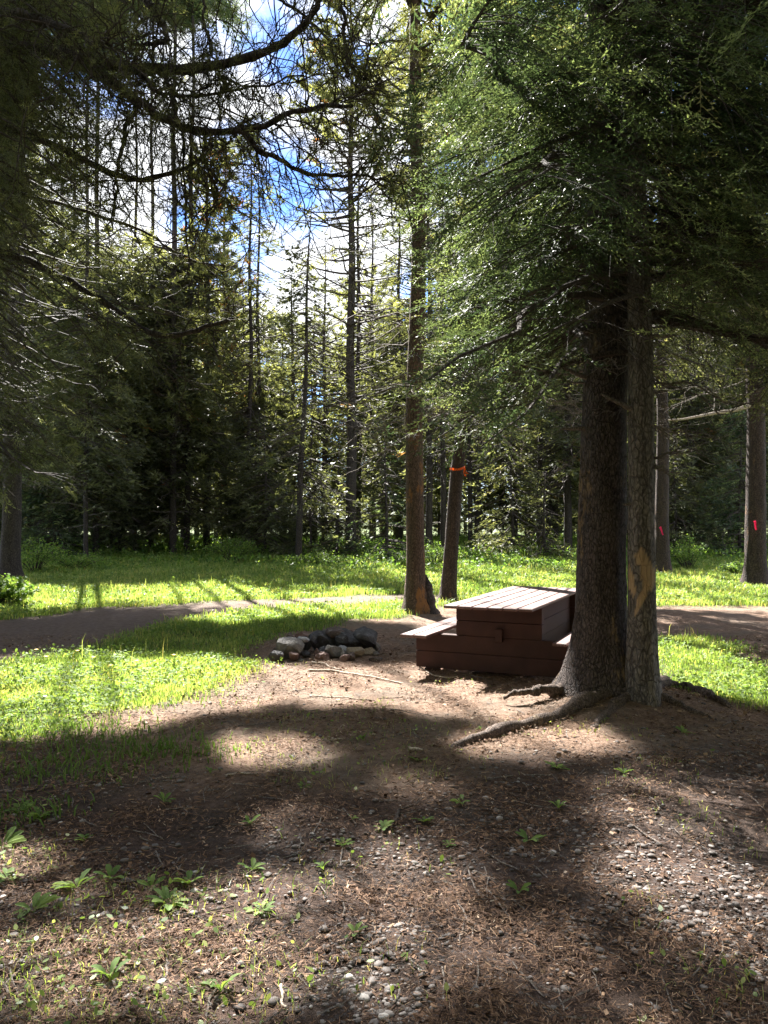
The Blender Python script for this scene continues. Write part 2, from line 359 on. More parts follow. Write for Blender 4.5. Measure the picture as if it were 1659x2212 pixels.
def m_paint(name, a, b_, wear=.62, worn=(.45, .3, .25), rough=.42):
    def b(t, o):
        n = noise(t, 5, 5, stretch=(1, .12, 1)); n2 = noise(t, 60, 5, stretch=(1, .06, 1)); n3 = noise(t, 2.2, 5)
        c = ramp(t, n, [(.3, a), (.7, b_)])
        c = mixc(t, ramp(t, mixc(t, .5, n2, n3), [(wear, (0, 0, 0)), (wear + .08, (.8, .8, .8))]), c, worn)
        p = nd(t, 'ShaderNodeBsdfPrincipled'); t.links.new(c, p.inputs['Base Color']); p.inputs['Roughness'].default_value = rough
        t.links.new(bump(t, n2, .003, .7), p.inputs['Normal']); t.links.new(p.outputs[0], o.inputs[0])
    return mat(name, b)
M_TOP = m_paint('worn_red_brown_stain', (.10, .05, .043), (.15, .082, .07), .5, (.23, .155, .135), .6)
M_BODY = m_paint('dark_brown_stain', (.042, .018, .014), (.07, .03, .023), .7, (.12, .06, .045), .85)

# ---------------------------------------------------------------- object helpers
def tag(o, label=None, cat=None, group=None, kind=None):
    if label: o['label'] = label
    if cat: o['category'] = cat
    if group: o['group'] = group
    if kind: o['kind'] = kind
    return o
def empty(name, loc, label, cat, group=None):
    o = bpy.data.objects.new(name, None); COL.objects.link(o); o.location = loc; o.empty_display_size = .2
    return tag(o, label, cat, group)
def part(name, mb, mats, parent=None, off=(0, 0, 0), smooth=False):
    o = bpy.data.objects.new(name, mb.mesh(name, off, smooth, mats)); COL.objects.link(o)
    if parent is not None: o.parent = parent
    else: o.location = off
    return o

# ---------------------------------------------------------------- ground
def build_ground():
    def axis(lo, hi, fine_lo, fine_hi, fs, growth=1.09):
        a = list(np.arange(fine_lo, fine_hi, fs)); s = fs
        x = fine_lo
        L = []
        while x > lo: s *= growth; x -= s; L.append(x)
        s = fs; x = a[-1]; R = []
        while x < hi: s *= growth; x += s; R.append(x)
        return np.array(L[::-1] + a + R)
    xs = axis(-400, 400, -5.5, 5.5, .035, 1.06); ys = axis(-60, 700, 2.2, 10.5, .035, 1.045)
    X, Y = np.meshgrid(xs, ys); x = X.ravel(); y = Y.ravel()
    z = gz(x, y); near = (y > 1) & (y < 12) & (abs(x) < 7)
    z = z + np.where(near, (fbm(x * 9, y * 9, 77, 3) - .5) * .022, 0)
    nx, ny = len(xs), len(ys)
    i = np.arange(ny - 1)[:, None] * nx + np.arange(nx - 1)[None]
    f = np.stack([i, i + 1, i + nx + 1, i + nx], -1).reshape(-1, 4)
    mb = MB(); mb.add(np.stack([x, y, z], 1), f)
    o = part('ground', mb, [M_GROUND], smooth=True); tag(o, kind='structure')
    me = o.data
    acc = np.zeros(len(x)); pp = np.zeros(len(x))
    for k in range(6):
        sdv = .12 + y * .008
        a, p = soil_mask(x + rng.normal(0, 1, len(x)) * sdv, y + rng.normal(0, 1, len(x)) * sdv); acc += a; pp += p
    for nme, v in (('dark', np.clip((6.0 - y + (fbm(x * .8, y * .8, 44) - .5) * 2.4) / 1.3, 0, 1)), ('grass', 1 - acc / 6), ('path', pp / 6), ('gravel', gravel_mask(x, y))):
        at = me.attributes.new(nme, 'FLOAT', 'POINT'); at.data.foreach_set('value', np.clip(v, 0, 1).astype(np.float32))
def gravel_mask(x, y):
    base = np.clip((5.6 - y) / 1.6, 0, 1) * .6 + np.clip((x - .2) / 2, 0, 1) * np.clip((6.3 - y) / 1.2, 0, 1) * .5
    n = fbm(x * 1.1, y * 1.1, 55, 4)
    return np.clip(base * 1.3 * np.clip((n - .32) * 4, 0, 1), 0, 1)
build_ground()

# ---------------------------------------------------------------- trees
def tree(name, base, H, r0, label, cat='tree', group=None, style='spruce', zc=3, R=2, step=.4, per=5, lod='mid', seed=0, top=None, lean=(0, 0), mbark=None,
         mneedle=None, dead=None, azf=None, dens=1.0, curve=(0, 0), flare=.35, size=1.0, rust=0.0, cull=.985, ks=None, peel=False, droop=1.0, wob=.04, kthr=None):
    r = np.random.default_rng(seed + 1000)
    bx, by = base; bz = float(gz(bx, by)) - .06
    mbark = mbark or M_BARK
    def axis(z):
        z = np.asarray(z, float); q = z / H
        wx = wob * np.sin(z * .9 + seed) * np.minimum(q * 4, 1); wy = wob * np.cos(z * .7 + seed * 2) * np.minimum(q * 4, 1)
        return np.stack([bx + lean[0] * z + curve[0] * np.sin(np.minimum(z / 4, 1) * pi) + wx, by + lean[1] * z + wy, bz + z], -1)
    def rad(z): return r0 * np.clip(1 - z / H, .03, 1) ** .75
    E = empty(name, (bx, by, bz), label, cat, group)
    off = (bx, by, bz)
    # trunk
    K = {'near': 40, 'mid': 18, 'far': 9}[lod]; n = {'near': 150, 'mid': 60, 'far': 20}[lod]
    zz = np.concatenate([np.linspace(0, 1.0, n // 4), np.linspace(1.0, H, n)[1:]]) if lod == 'far' else np.concatenate([np.linspace(0, 1.5, n // 3), np.linspace(1.5, min(8, H), n // 2)[1:], np.linspace(min(8, H), H, n // 6)[1:]])
    A = axis(zz); th = np.arange(K) * 2 * pi / K
    TH, ZZ = np.meshgrid(th, zz)
    fl = np.exp(-ZZ / .28) * flare
    lob = 1 + .35 * np.sin(TH * 3 + seed) * np.exp(-ZZ / .5) * (flare > .2) + .2 * np.sin(TH * 5 + seed * 1.7) * np.exp(-ZZ / .35)
    nn = 1 + (fbm(TH * 2.2 + 20, ZZ * 1.2 + seed, 4) - .5) * .16 + (fbm(np.cos(TH) * 6 + 50, np.sin(TH) * 6 + ZZ * 5, 8) - .5) * .12 * (lod != 'far')
    RR = rad(ZZ) * nn * (1 + fl * 2.2 * np.clip(lob, .3, 2))
    V = A[:, None] + np.stack([np.cos(TH) * RR, np.sin(TH) * RR, 0 * RR], -1)
    m = len(zz); i = np.arange(m - 1)[:, None]; j = np.arange(K)[None]
    F = np.stack([i * K + j, i * K + (j + 1) % K, (i + 1) * K + (j + 1) % K, (i + 1) * K + j], -1).reshape(-1, 4)
    mb = MB(); mb.add(V.reshape(-1, 3), F)
    tr = None
    if lod != 'far': tr = part('trunk', mb, [mbark], E, off, smooth=True)
    if peel:
        px = CX + FPX * V[..., 0] / V[..., 1]; py = HOR - (V[..., 2] - CAMH) / V[..., 1] * FPX
        pm = peel(px, py, V).ravel() * (V[..., 1] < A[:, None, 1]).ravel()
        at = tr.data.attributes.new('peel', 'FLOAT', 'POINT'); at.data.foreach_set('value', pm.astype(np.float32))
    # live branches
    top = top or H
    zs = []; azs = []
    z = zc
    while z < top - .1:
        k = r.poisson(per * .9) if per < 3 else per + r.integers(-1, 2)
        for q in range(k): zs.append(z + r.uniform(-.5, .5) * step); azs.append(r.uniform(-pi, pi))
        z += step
    zs = np.array(zs); azs = np.array(azs)
    if azf is not None and len(zs):
        kk = azf(zs, azs, r); zs = zs[kk]; azs = azs[kk]
    crown = MB(); wood = MB()
    if len(zs):
        q = np.clip((zs - zc) / (H - zc), 0, 1)
        if style == 'pine': L = R * (np.clip(.55 + 1.2 * q, 0, 1)) * (1 - q ** 3) ** .8 + .25
        else: L = R * (1 - q) ** .75 * np.clip(.75 + 2 * q, 0, 1) + .2
        L = L * r.uniform(.65, 1.12, len(L))
        nb = 9; t = np.linspace(0, 1, nb)
        dh = np.stack([np.cos(azs), np.sin(azs), 0 * azs], 1)
        side = np.stack([-np.sin(azs), np.cos(azs), 0 * azs], 1)
        if style == 'spruce': dz = -.28 * t - .38 * t ** 2 + .28 * t ** 4
        elif style == 'fir': dz = .02 * t - .5 * t ** 2 + .12 * t ** 4
        else: dz = .12 * t + .2 * t ** 2
        dz = dz[None] * droop * r.uniform(.5, 1.35, (len(L), 1))
        wig = np.cumsum(r.normal(0, .035, (len(L), nb)), 1)
        base_p = axis(zs)
        mid = base_p[:, None] + L[:, None, None] * dh[:, None] * np.linspace(.1, 1, 10)[None, :, None]
        kb_ = keep(mid.reshape(-1, 3), r, 1.0).reshape(-1, 10).mean(1) > (kthr if kthr is not None else (.3 if lod != 'near' else .0))
        if ks is not None: kb_ &= ks(mid[:, -1] - np.array([0, 0, .25]) * L[:, None], r)
        zs = zs[kb_]; azs = azs[kb_]; L = L[kb_]; dh = dh[kb_]; side = side[kb_]; dz = dz[kb_]; wig = wig[kb_]; base_p = base_p[kb_]
        def at(t_):  # t_ (B,k)
            ddz = np.stack([np.interp(t_[b], t, dz[b]) for b in range(len(L))]); wg = np.stack([np.interp(t_[b], t, wig[b]) for b in range(len(L))])
            return base_p[:, None] + L[:, None, None] * (dh[:, None] * t_[..., None] + side[:, None] * wg[..., None] + np.array([0, 0, 1.]) * ddz[..., None])
        Pb = at(np.broadcast_to(t, (len(L), nb)))
        rb = (1 if kthr is None else .45) * (.010 + .011 * L[:, None]) * (1 - .85 * t[None]) * (1.0 if lod == 'near' else 1.1)
        tubes(wood, Pb, rb, 5 if lod == 'near' else 3)
        tn = {'near': .12, 'mid': .17, 'far': .27}[lod] / dens
        tl = {'near': .24, 'mid': .36, 'far': .55}[lod] * size
        # branchlet sites
        ns = np.maximum((L / tn).astype(int), 4); mxn = ns.max()
        ts = r.uniform(.12 if style != 'pine' else .35, 1, (len(L), mxn)) ** (1 if style != 'pine' else .8)
        valid = np.arange(mxn)[None] < ns[:, None]
        P0 = at(ts); P1 = at(np.minimum(ts + .03, 1.03)); D = P1 - P0; D /= np.linalg.norm(D, axis=2, keepdims=True) + 1e-9
        sg = np.where(r.random(ts.shape) < .5, 1, -1)[..., None]
        ang = r.normal(.95, .25, ts.shape)[..., None]
        sd_ = side[:, None] * sg
        BD = D * np.cos(ang) + sd_ * np.sin(ang) + np.array([0, 0, 1.]) * (r.normal(-.22, .22, ts.shape)[..., None] if style != 'pine' else r.normal(.15, .35, ts.shape)[..., None])
        BL = (L[:, None] * (.16 + .42 * (1 - ts)) * r.uniform(.5, 1.15, ts.shape) + tl * .4)
        if style == 'pine': BL *= .6
        P0 = P0[valid]; BD = BD[valid]; BL = BL[valid]; BD /= np.linalg.norm(BD, axis=1, keepdims=True)
        # include the branch tip
        hang = .35 if style != 'pine' else -.15
        sp = tl * .62
        nk = np.maximum((BL / sp).astype(int), 1); idx = np.repeat(np.arange(len(P0)), nk)
        sloc = np.concatenate([np.arange(k) for k in nk]) / np.maximum(nk[idx] - 0, 1) + r.uniform(0, .15, len(idx))
        Sx = BL[idx] * sloc
        PT = P0[idx] + BD[idx] * Sx[:, None] - np.array([0, 0, 1.]) * (hang * Sx ** 2)[:, None]
        TD = BD[idx] + np.where(r.random(len(idx)) < .5, 1, -1)[:, None] * np.cross(BD[idx], [0, 0, 1.]) * r.uniform(0, 1.1, (len(idx), 1)) * (sloc < .85)[:, None] + r.normal(0, .32, (len(idx), 3))
        TD[:, 2] += -.18 if style != 'pine' else .3
        scs = tl * r.uniform(.7, 1.3, len(PT)) * (1.1 if style != 'pine' else .5)
        TU = TD / (np.linalg.norm(TD, axis=1, keepdims=True) + 1e-6) * scs[:, None] * (1.0 if style != 'pine' else .5)
        SDE = np.cross(TU, [0, 0, 1.]) * .45
        kp = keep(PT, r, cull) & keep(PT + TU, r, cull) & keep(PT + TU * .5 + SDE, r, cull) & keep(PT + TU * .5 - SDE, r, cull)
        if ks is not None: kp &= ks(PT, r)
        cn = fbm(PT[:, 0] * 1.3 + PT[:, 2] * .7, PT[:, 1] * 1.3 - PT[:, 2] * .9, seed, 3)
        cfr = {'near': 2.4, 'mid': 1.5, 'far': 1.1}[lod]
        c2 = .5 * fbm(PT[:, 0] * cfr + PT[:, 2] * .4, PT[:, 1] * cfr + PT[:, 2] * cfr * 1.3, seed + 3, 2) + .5 * fbm(PT[:, 0] * cfr - PT[:, 1] * .6, PT[:, 2] * cfr * 1.6, seed + 9, 2)
        if kthr is None: kp &= r.random(len(PT)) < np.clip((c2 - (.375 if lod == 'near' else .40)) * 9, .06, 1)
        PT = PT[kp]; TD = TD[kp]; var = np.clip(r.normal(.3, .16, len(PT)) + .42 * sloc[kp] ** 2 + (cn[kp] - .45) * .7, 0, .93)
        if rust > 0: var = np.where((r.random(len(PT)) < rust * 2) & (cn[kp] > .6), 1, var)
        sel = r.integers(0, 4, len(PT)); sc = scs[kp]
        T = {'near': (TW_NEAR, TF_NEAR), 'mid': (TW_MID, TF_MID), 'far': (TW_FAR, TF_FAR)}[lod][1 if style == 'pine' else 0]
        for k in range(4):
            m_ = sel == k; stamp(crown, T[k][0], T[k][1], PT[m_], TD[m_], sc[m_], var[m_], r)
        # branchlet wood
        if lod != 'far' and kthr is None:
            kb = keep(P0 + BD * BL[:, None] * .5, r, cull)
            if ks is not None: kb &= ks(P0 + BD * BL[:, None], r)
            Q0 = P0[kb]; Q1 = BD[kb]; Q2 = BL[kb]
            tt = np.linspace(0, 1, 4)
            PP = Q0[:, None] + Q1[:, None] * (Q2[:, None] * tt)[..., None] - np.array([0, 0, 1.]) * (hang * (Q2[:, None] * tt) ** 2)[..., None]
            tubes(wood, PP, (.0045 if lod == 'near' else .009) * (1 - .7 * tt)[None] * np.ones((len(Q0), 1)), 3)
        cm = {'spruce': M_SPRUCE, 'fir': M_FIR, 'pine': M_PINE}[style] if mneedle is None else mneedle
        if wood.n: crown.merge(wood, 1)
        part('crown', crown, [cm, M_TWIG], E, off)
    if dead:
        z0, z1, nd_, ln = dead
        dm = MB(); zs = r.uniform(z0, z1, nd_); az = r.uniform(-pi, pi, nd_); L = ln * r.uniform(.3, 1.1, nd_)
        t = np.linspace(0, 1, 8); dh = np.stack([np.cos(az), np.sin(az), 0 * az], 1)
        wz = np.cumsum(r.normal(0, .05, (nd_, 8, 3)), 1)
        droopd = r.uniform(-.1, .5, (nd_, 1))
        P = axis(zs)[:, None] + L[:, None, None] * (dh[:, None] * t[None, :, None] + wz * .8 - np.array([0, 0, 1.]) * (droopd * t[None] ** 1.5)[..., None])
        rr = {'near': .012, 'mid': .014, 'far': .022}[lod]
        kb_ = keep(P[:, 4], r, .9); P = P[kb_]; dh = dh[kb_]; L = L[kb_]; nd_ = len(L)
        tubes(dm, P, rr * (1 - .8 * t)[None] * np.ones((nd_, 1)), 4)
        for lev in range((2 if lod != 'far' else 1) if nd_ else 0):
            m2 = nd_ * (5 if lev == 0 else 10); b = r.integers(0, nd_, m2); tt = r.integers(2, 8, m2); p0 = P[b, tt]; dd = dh[b] + r.normal(0, .6, (m2, 3)); dd[:, 2] -= .25
            l2 = L[b] * r.uniform(.1, .4, m2) * (1 if lev == 0 else .6); t3 = np.linspace(0, 1, 5)
            Q = p0[:, None] + l2[:, None, None] * (dd[:, None] * t3[None, :, None] + np.cumsum(r.normal(0, .08, (m2, 5, 3)), 1))
            tubes(dm, Q, rr * .45 * (1 - .7 * t3)[None] * np.ones((m2, 1)), 3)
        if lod == 'far': mb.merge(dm, 1)
        else: part('dead_branches', dm, [M_DEAD], E, off, smooth=True)
    if tr is None: tr = part('trunk', mb, [mbark, M_DEAD], E, off, smooth=True)
    return E, axis, rad, tr

def tb(px, py): g = G(px, py); return (float(g[0]), float(g[1]))

# --- the big fir pair
def az_fir(zs, az, r):
    left = (np.abs(az) > 1.75)            # towards -x
    right = (np.abs(az) < .9)
    front = (az < -.6) & (az > -2.5)
    k = np.where(zs < 4.0, (left & (r.random(len(zs)) < 1)) | (right & (zs > 3.0) & (r.random(len(zs)) < .55)), np.where(zs < 4.9, ~front | left, True))
    return k
def ks_fir(P, r):
    px = CX + FPX * P[:, 0] / np.maximum(P[:, 1], .5); py = HOR - (P[:, 2] - CAMH) / np.maximum(P[:, 1], .5) * FPX
    # the lower outline of the foliage over the trunk, the table and the gap to its left
    low = np.interp(px, [340, 350, 385, 405, 440, 480, 520, 560, 578, 618, 628, 650, 662, 700, 768, 900], [150, 260, 300, 448, 445, 422, 415, 360, 290, 260, 170, 170, 310, 350, 370, 400])
    lft = np.interp(py, [-300, 0, 60, 130, 200, 245, 285, 400, 425, 460], [500, 470, 430, 375, 350, 358, 424, 430, 402, 398])
    j = r.normal(0, 9, len(P))
    inview = (P[:, 1] > 1.5) & (py > -60)
    return ~inview | ((py + j < low) & (px + j > lft))
def peel2(px, py, V):
    p1 = [(641, 547), (650, 560), (655, 572), (652, 590), (640, 610), (634, 618), (637, 600), (643, 588), (640, 570), (634, 556)]
    p2 = [(627, 562), (632, 575), (638, 592), (633, 598), (627, 588)]
    p3 = [(624, 455), (628, 470), (629, 500), (626, 505), (622, 480)]
    n = (fbm(px * .25, py * .15, 3) - .5) * 7
    return (inpoly(p1, px + n, py + n) | inpoly(p2, px + n, py) | inpoly(p3, px + n * .5, py)).astype(float)
FIRB = (1.905, 7.05)
fa = tree('fir_tree', FIRB, 17, .222, 'thick dark fir right of the picnic table, ochre flecks on its left side', style='fir', zc=2.7, R=3.5, step=.24, per=6, lod='near', top=7.0, seed=11,
     lean=(.012, 0), mbark=M_BARK_FIR, azf=az_fir, ks=ks_fir, flare=.42, dead=(2.4, 4.6, 30, .9), dens=2.5, size=1.2)
FIR2 = (2.18, 6.74)
fb = tree('fir_tree', FIR2, 15, .119, 'slimmer fir with a peeled tan wound, sharing roots with the thick one', style='fir', zc=3.1, R=2.2, step=.3, per=5, lod='near', top=6.4, seed=12,
     lean=(-.012, 0), mbark=M_BARK_FIR2, azf=az_fir, ks=ks_fir, flare=.25, dead=(2.0, 4.2, 16, .7), peel=peel2)

# the upper crowns of the fir pair and others, unseen, added for dappled shade
def upper_shade_crown(E, base, H, zc, R, seed, k=1.0, lod='mid', lean=(0, 0), mn=None):
    t_ = tree('upper', base, H, .05, 'upper crown', style='fir', zc=zc, R=R, step=.32, per=8, lod=lod, seed=seed, dens=k, lean=lean, mneedle=mn, kthr=.96, cull=1.0)[0]
    for c in list(t_.children):
        if c.name.startswith('crown'): c.parent = E; c.name = 'upper_shade_crown'
        else: bpy.data.objects.remove(c)
    bpy.data.objects.remove(t_)
upper_shade_crown(fa[0], FIRB, 17, 8.0, 3.0, 71); upper_shade_crown(fb[0], FIR2, 15, 7.6, 2.2, 72)

def stubs(E, axis, rad, zs, azs, lens, seed):
    r_ = np.random.default_rng(seed)
    for z, a, l in zip(zs, azs, lens):
        mb = MB()
        c = axis(z - E.location[2] if False else z); R = float(rad(z)); d = np.array([cos(a), sin(a), r_.uniform(-.1, .35)]); t = np.linspace(0, 1, 6)
        P = c + d * (R * .7 + l * t[:, None]) + np.cumsum(r_.normal(0, .006, (6, 3)), 0); tubes(mb, P, np.linspace(.02, .007, 6) * (1 + l), 7)
        part('branch_stub', mb, [M_DEAD], E, tuple(E.location), smooth=True)
stubs(fa[0], fa[1], fa[2], [1.9, 2.35, 2.5, 2.75, 3.05, 3.2, 2.1], [-2.7, -3.0, -2.2, -2.9, -1.2, -2.5, -.5], [.10, .28, .12, .35, .1, .25, .06], 1)
stubs(fb[0], fb[1], fb[2], [1.7, 2.0, 2.45, 2.6, 2.9, 3.1, 1.3], [-2.9, -.4, -2.8, -.2, -2.3, -.7, -1.9], [.12, .08, .3, .14, .2, .22, .04], 2)

# --- orange barked pine, ribbon tree
p415 = tree('pine_tree', tb(415, 613), 20, .165, 'pine with orange peeling bark and a dark knot, left of the picnic table', style='pine', zc=7.0, R=2.2, step=.5, per=5, lod='mid', seed=21,
     lean=(.004, 0), mbark=M_BARK_PINE, flare=.4, dead=(3.2, 9, 110, 2.1), rust=.12, size=.8)
upper_shade_crown(p415[0], tb(415, 613), 21, 10.4, 4.5, 81, 2.4, mn=M_PINE)  # unseen crown top, added to shade the right foreground
RIB = tb(447, 601)
rt = tree('pine_tree', RIB, 13, .15, 'leaning reddish brown trunk with an orange ribbon tied round it', style='spruce', zc=4.6, R=1.9, step=.42, per=5, lod='mid', seed=22,
     lean=(.085, 0), mbark=M_BARK_R, flare=.2, dead=(3.2, 6, 14, 1.2))
r3 = tree('pine_tree', tb(662, 576), 17, .21, 'stripped brown trunk with a pink ribbon just right of the fir pair', style='spruce', zc=6.0, R=2.6, step=.45, per=6, lod='mid', seed=23, mbark=M_BARK_R, dead=(3.5, 8, 40, 1.6))
r4 = tree('pine_tree', tb(755, 587), 18, .25, 'dark pine with a pink ribbon and a long pale dead limb at the right edge', style='pine', zc=6.5, R=2.6, step=.4, per=6, lod='mid', seed=24, mbark=M_BARK_R, lean=(.006, 0), dead=(4, 9, 50, 2.0))
# pale dead limb from the right edge tree
lm = MB(); pl = np.array([W(750, 406, 19), W(735, 410, 18.9), W(715, 413, 18.8), W(700, 416, 18.7), W(684, 419, 18.6), W(668, 420, 18.5)])
tubes(lm, pl, np.linspace(.06, .02, 6), 6)
part('dead_limb', lm, [M_STICK], r4[0], tuple(r4[0].location), smooth=True)
p10 = tree('pine_tree', tb(10, 581), 26, .25, 'thick dark trunk at the left edge of the lawn', style='pine', zc=5.0, R=3.0, step=.4, per=6, lod='mid', seed=25, lean=(.018, 0), dead=(2.5, 7, 40, 2.0), flare=.3)

upper_shade_crown(p10[0], tb(10, 581), 28, 14.5, 5.2, 82, 2.6, lean=(.018, 0), mn=M_PINE)  # crown out of view, put here to shade the middle foreground
# --- dark spruces at the left, partly outside the frame
sp1 = tree('spruce_tree', (-6.9, 12.6), 22, .24, 'dark spruce with sagging boughs at the left edge, nearest of the spruces', style='spruce', zc=3.0, R=2.7, step=.34, per=7, lod='mid', seed=31, dead=(2.0, 7, 60, 2.0), dens=1.15)
upper_shade_crown(sp1[0], (-6.9, 12.6), 24, 9.8, 5.0, 83, 2.4)  # wide unseen crown, added so that shade falls on the near earth
tree('spruce_tree', (-10.4, 16.0), 18, .22, 'dark drooping spruce behind the nearest left spruce', style='spruce', zc=3.8, R=3.0, step=.36, per=7, lod='mid', seed=32, dead=(2.0, 7, 50, 2.0))
# --- right hand spruces
tree('spruce_tree', (7.0, 11.0), 17, .24, 'dense dark spruce filling the upper right edge', style='spruce', zc=3.9, R=2.6, step=.4, per=6, lod='mid', seed=33, dead=(2.6, 6, 60, 1.8), dens=1.15)
tree('spruce_tree', (4.2, 15.5), 18, .15, 'twiggy spruce rising close behind the fir pair', style='spruce', zc=5.2, R=2.7, step=.36, per=7, lod='mid', seed=34, dead=(3.4, 7, 80, 2.0))
tree('spruce_tree', (4.6, 8.6), 14, .18, 'dark spruce bough overhead at the right edge, trunk out of view', style='fir', zc=4.4, R=2.4, step=.32, per=6, lod='mid', seed=35, ks=lambda P, r: ~((HOR - (P[:, 2] - CAMH) / np.maximum(P[:, 1], .5) * FPX > 330)), azf=lambda z, a, r: np.ones(len(z), bool)) if False else None

# --- near pine on the left with bare arching limbs overhead
def near_pine():
    bx, by = -4.7, 6.6
    r = np.random.default_rng(5)
    E, axis, rad, tr = tree('pine_tree', (bx, by), 15, .26, 'big pine out of view at left whose bare arching limbs hang across the sky', style='pine', zc=6.6, R=3.4, step=.4, per=6, lod='mid', seed=41, size=.8, mbark=M_BARK)
    wood = MB(); tw = MB(); nee = MB()
    limbs = [([(-140, 20), (-40, 36), (70, 54), (120, 62), (185, 64), (250, 52), (290, 30), (312, 8), (322, -25)], 6.3, .060),
             ([(60, 54), (105, 72), (130, 95), (150, 112), (185, 124), (240, 126), (285, 108), (320, 98), (350, 96)], 6.25, .045),
             ([(240, 126), (256, 148), (285, 160), (320, 174), (360, 180), (400, 186)], 6.25, .024),
             ([(-140, 90), (-30, 110), (60, 144), (110, 166), (135, 170), (170, 160), (200, 140), (206, 128)], 6.6, .036),
             ([(-140, 170), (0, 190), (90, 215), (150, 236), (190, 262), (222, 276)], 6.9, .02),
             ([(-140, 220), (0, 250), (50, 268), (100, 300), (140, 330), (175, 335), (210, 325), (240, 315)], 7.2, .045),
             ([(-140, 100), (0, 8), (70, 30), (110, 52)], 6.0, .045),
             ([(130, 62), (150, 92), (190, 100), (250, 88), (300, 80)], 6.35, .02),
             ([(110, -30), (150, 10), (170, 40), (140, 52), (125, 50)], 6.2, .03),
             ([(160, 64), (170, 100), (178, 130), (180, 200), (185, 262)], 6.1, .018),
             ([(136, 105), (124, 150), (120, 190), (118, 230)], 6.3, .02),
             ([(205, 130), (200, 155), (208, 180), (216, 200), (200, 215)], 6.2, .014),
             ([(335, -20), (345, 20), (352, 60), (370, 80), (395, 84)], 6.6, .02),
             ([(200, -20), (205, 30), (212, 60), (230, 70)], 6.2, .014),
             ([(255, -20), (300, 15), (335, 50), (360, 72), (384, 74)], 6.7, .015)]
    allP = []; allD = []; 
    def smooth_path(pts, n=26):
        pts = np.array(pts, float); s = np.linspace(0, 1, len(pts)); t = np.linspace(0, 1, n)
        out_ = np.stack([np.interp(t, s, pts[:, i]) for i in range(3)], 1)
        for _ in range(3): out_[1:-1] = (out_[:-2] + 2 * out_[1:-1] + out_[2:]) / 4
        return out_
    for pts, d, r0 in limbs:
        dd = np.linspace(d + .1, d - .5 + r.uniform(-.3, .3), len(pts))
        if r0 < .03: dd = np.linspace(d, d - .1, len(pts))
        P = smooth_path([W(a, b, q) for (a, b), q in zip(pts, dd)], 34)
        P += np.cumsum(r.normal(0, .008, P.shape), 0)
        tubes(wood, P, r0 * np.linspace(1, .3, 34) * (1 + .12 * np.sin(np.arange(34) * 1.9)), 10)
        nsub = int(14 + 260 * r0) * 2
        for k in range(nsub):
            i = r.integers(3, 34); p = P[i]; ln = r.uniform(.3, 1.05) * (1.1 if r0 > .03 else .7)
            tdir = P[min(i + 1, 33)] - P[max(i - 1, 0)]; tdir /= np.linalg.norm(tdir)
            up = r.random() < .35
            dr = tdir * r.uniform(.2, .8) + np.array([0, 0, .9 if up else -.9]) * r.uniform(.4, 1) + r.normal(0, .45, 3)
            dr /= np.linalg.norm(dr); t = np.linspace(0, 1, 9)
            if keep(p + dr * ln * np.array([[.4], [.7], [1.]]), r, 1.).mean() < .7 and r.random() < .85: continue
            Q = p + ln * (dr * t[:, None] + np.cumsum(r.normal(0, .045, (9, 3)), 0)); Q[:, 2] += (.25 if up else -.1) * ln * t ** 2
            tubes(tw, Q, .0065 * np.linspace(1, .35, 9), 4)
            for m in range(r.integers(3, 8)):
                j = r.integers(1, 9); l2 = ln * r.uniform(.15, .5); d2 = dr + r.normal(0, .6, 3); d2 /= np.linalg.norm(d2); t2 = np.linspace(0, 1, 6)
                q2 = Q[j] + l2 * (d2 * t2[:, None] + np.cumsum(r.normal(0, .05, (6, 3)), 0)); q2[:, 2] += .2 * l2 * t2 ** 2
                tubes(tw, q2, .0038 * np.linspace(1, .4, 6), 3)
                if r.random() < .85: allP.append(q2[-1]); allD.append(q2[-1] - q2[-2])
                if r.random() < .55: allP.append(q2[3]); allD.append(q2[4] - q2[3])
    P = np.array(allP); D = np.array(allD); k = keep(P, r, .8); P = P[k]; D = D[k]
    sel = r.integers(0, 4, len(P))
    for q in range(4):
        m = sel == q; stamp(nee, *TF_NEAR[q], P[m], D[m], r.uniform(.045, .08, m.sum()), np.clip(r.normal(.35, .2, m.sum()), 0, .9), r)
    off = tuple(E.location)
    part('bare_limbs', wood, [M_BARK], E, off, smooth=True); part('twigs', tw, [M_TWIG], E, off); part('needle_tufts', nee, [M_PINE], E, off)
    # full needle boughs at the left edge
    foliage_boughs(E, off, r)
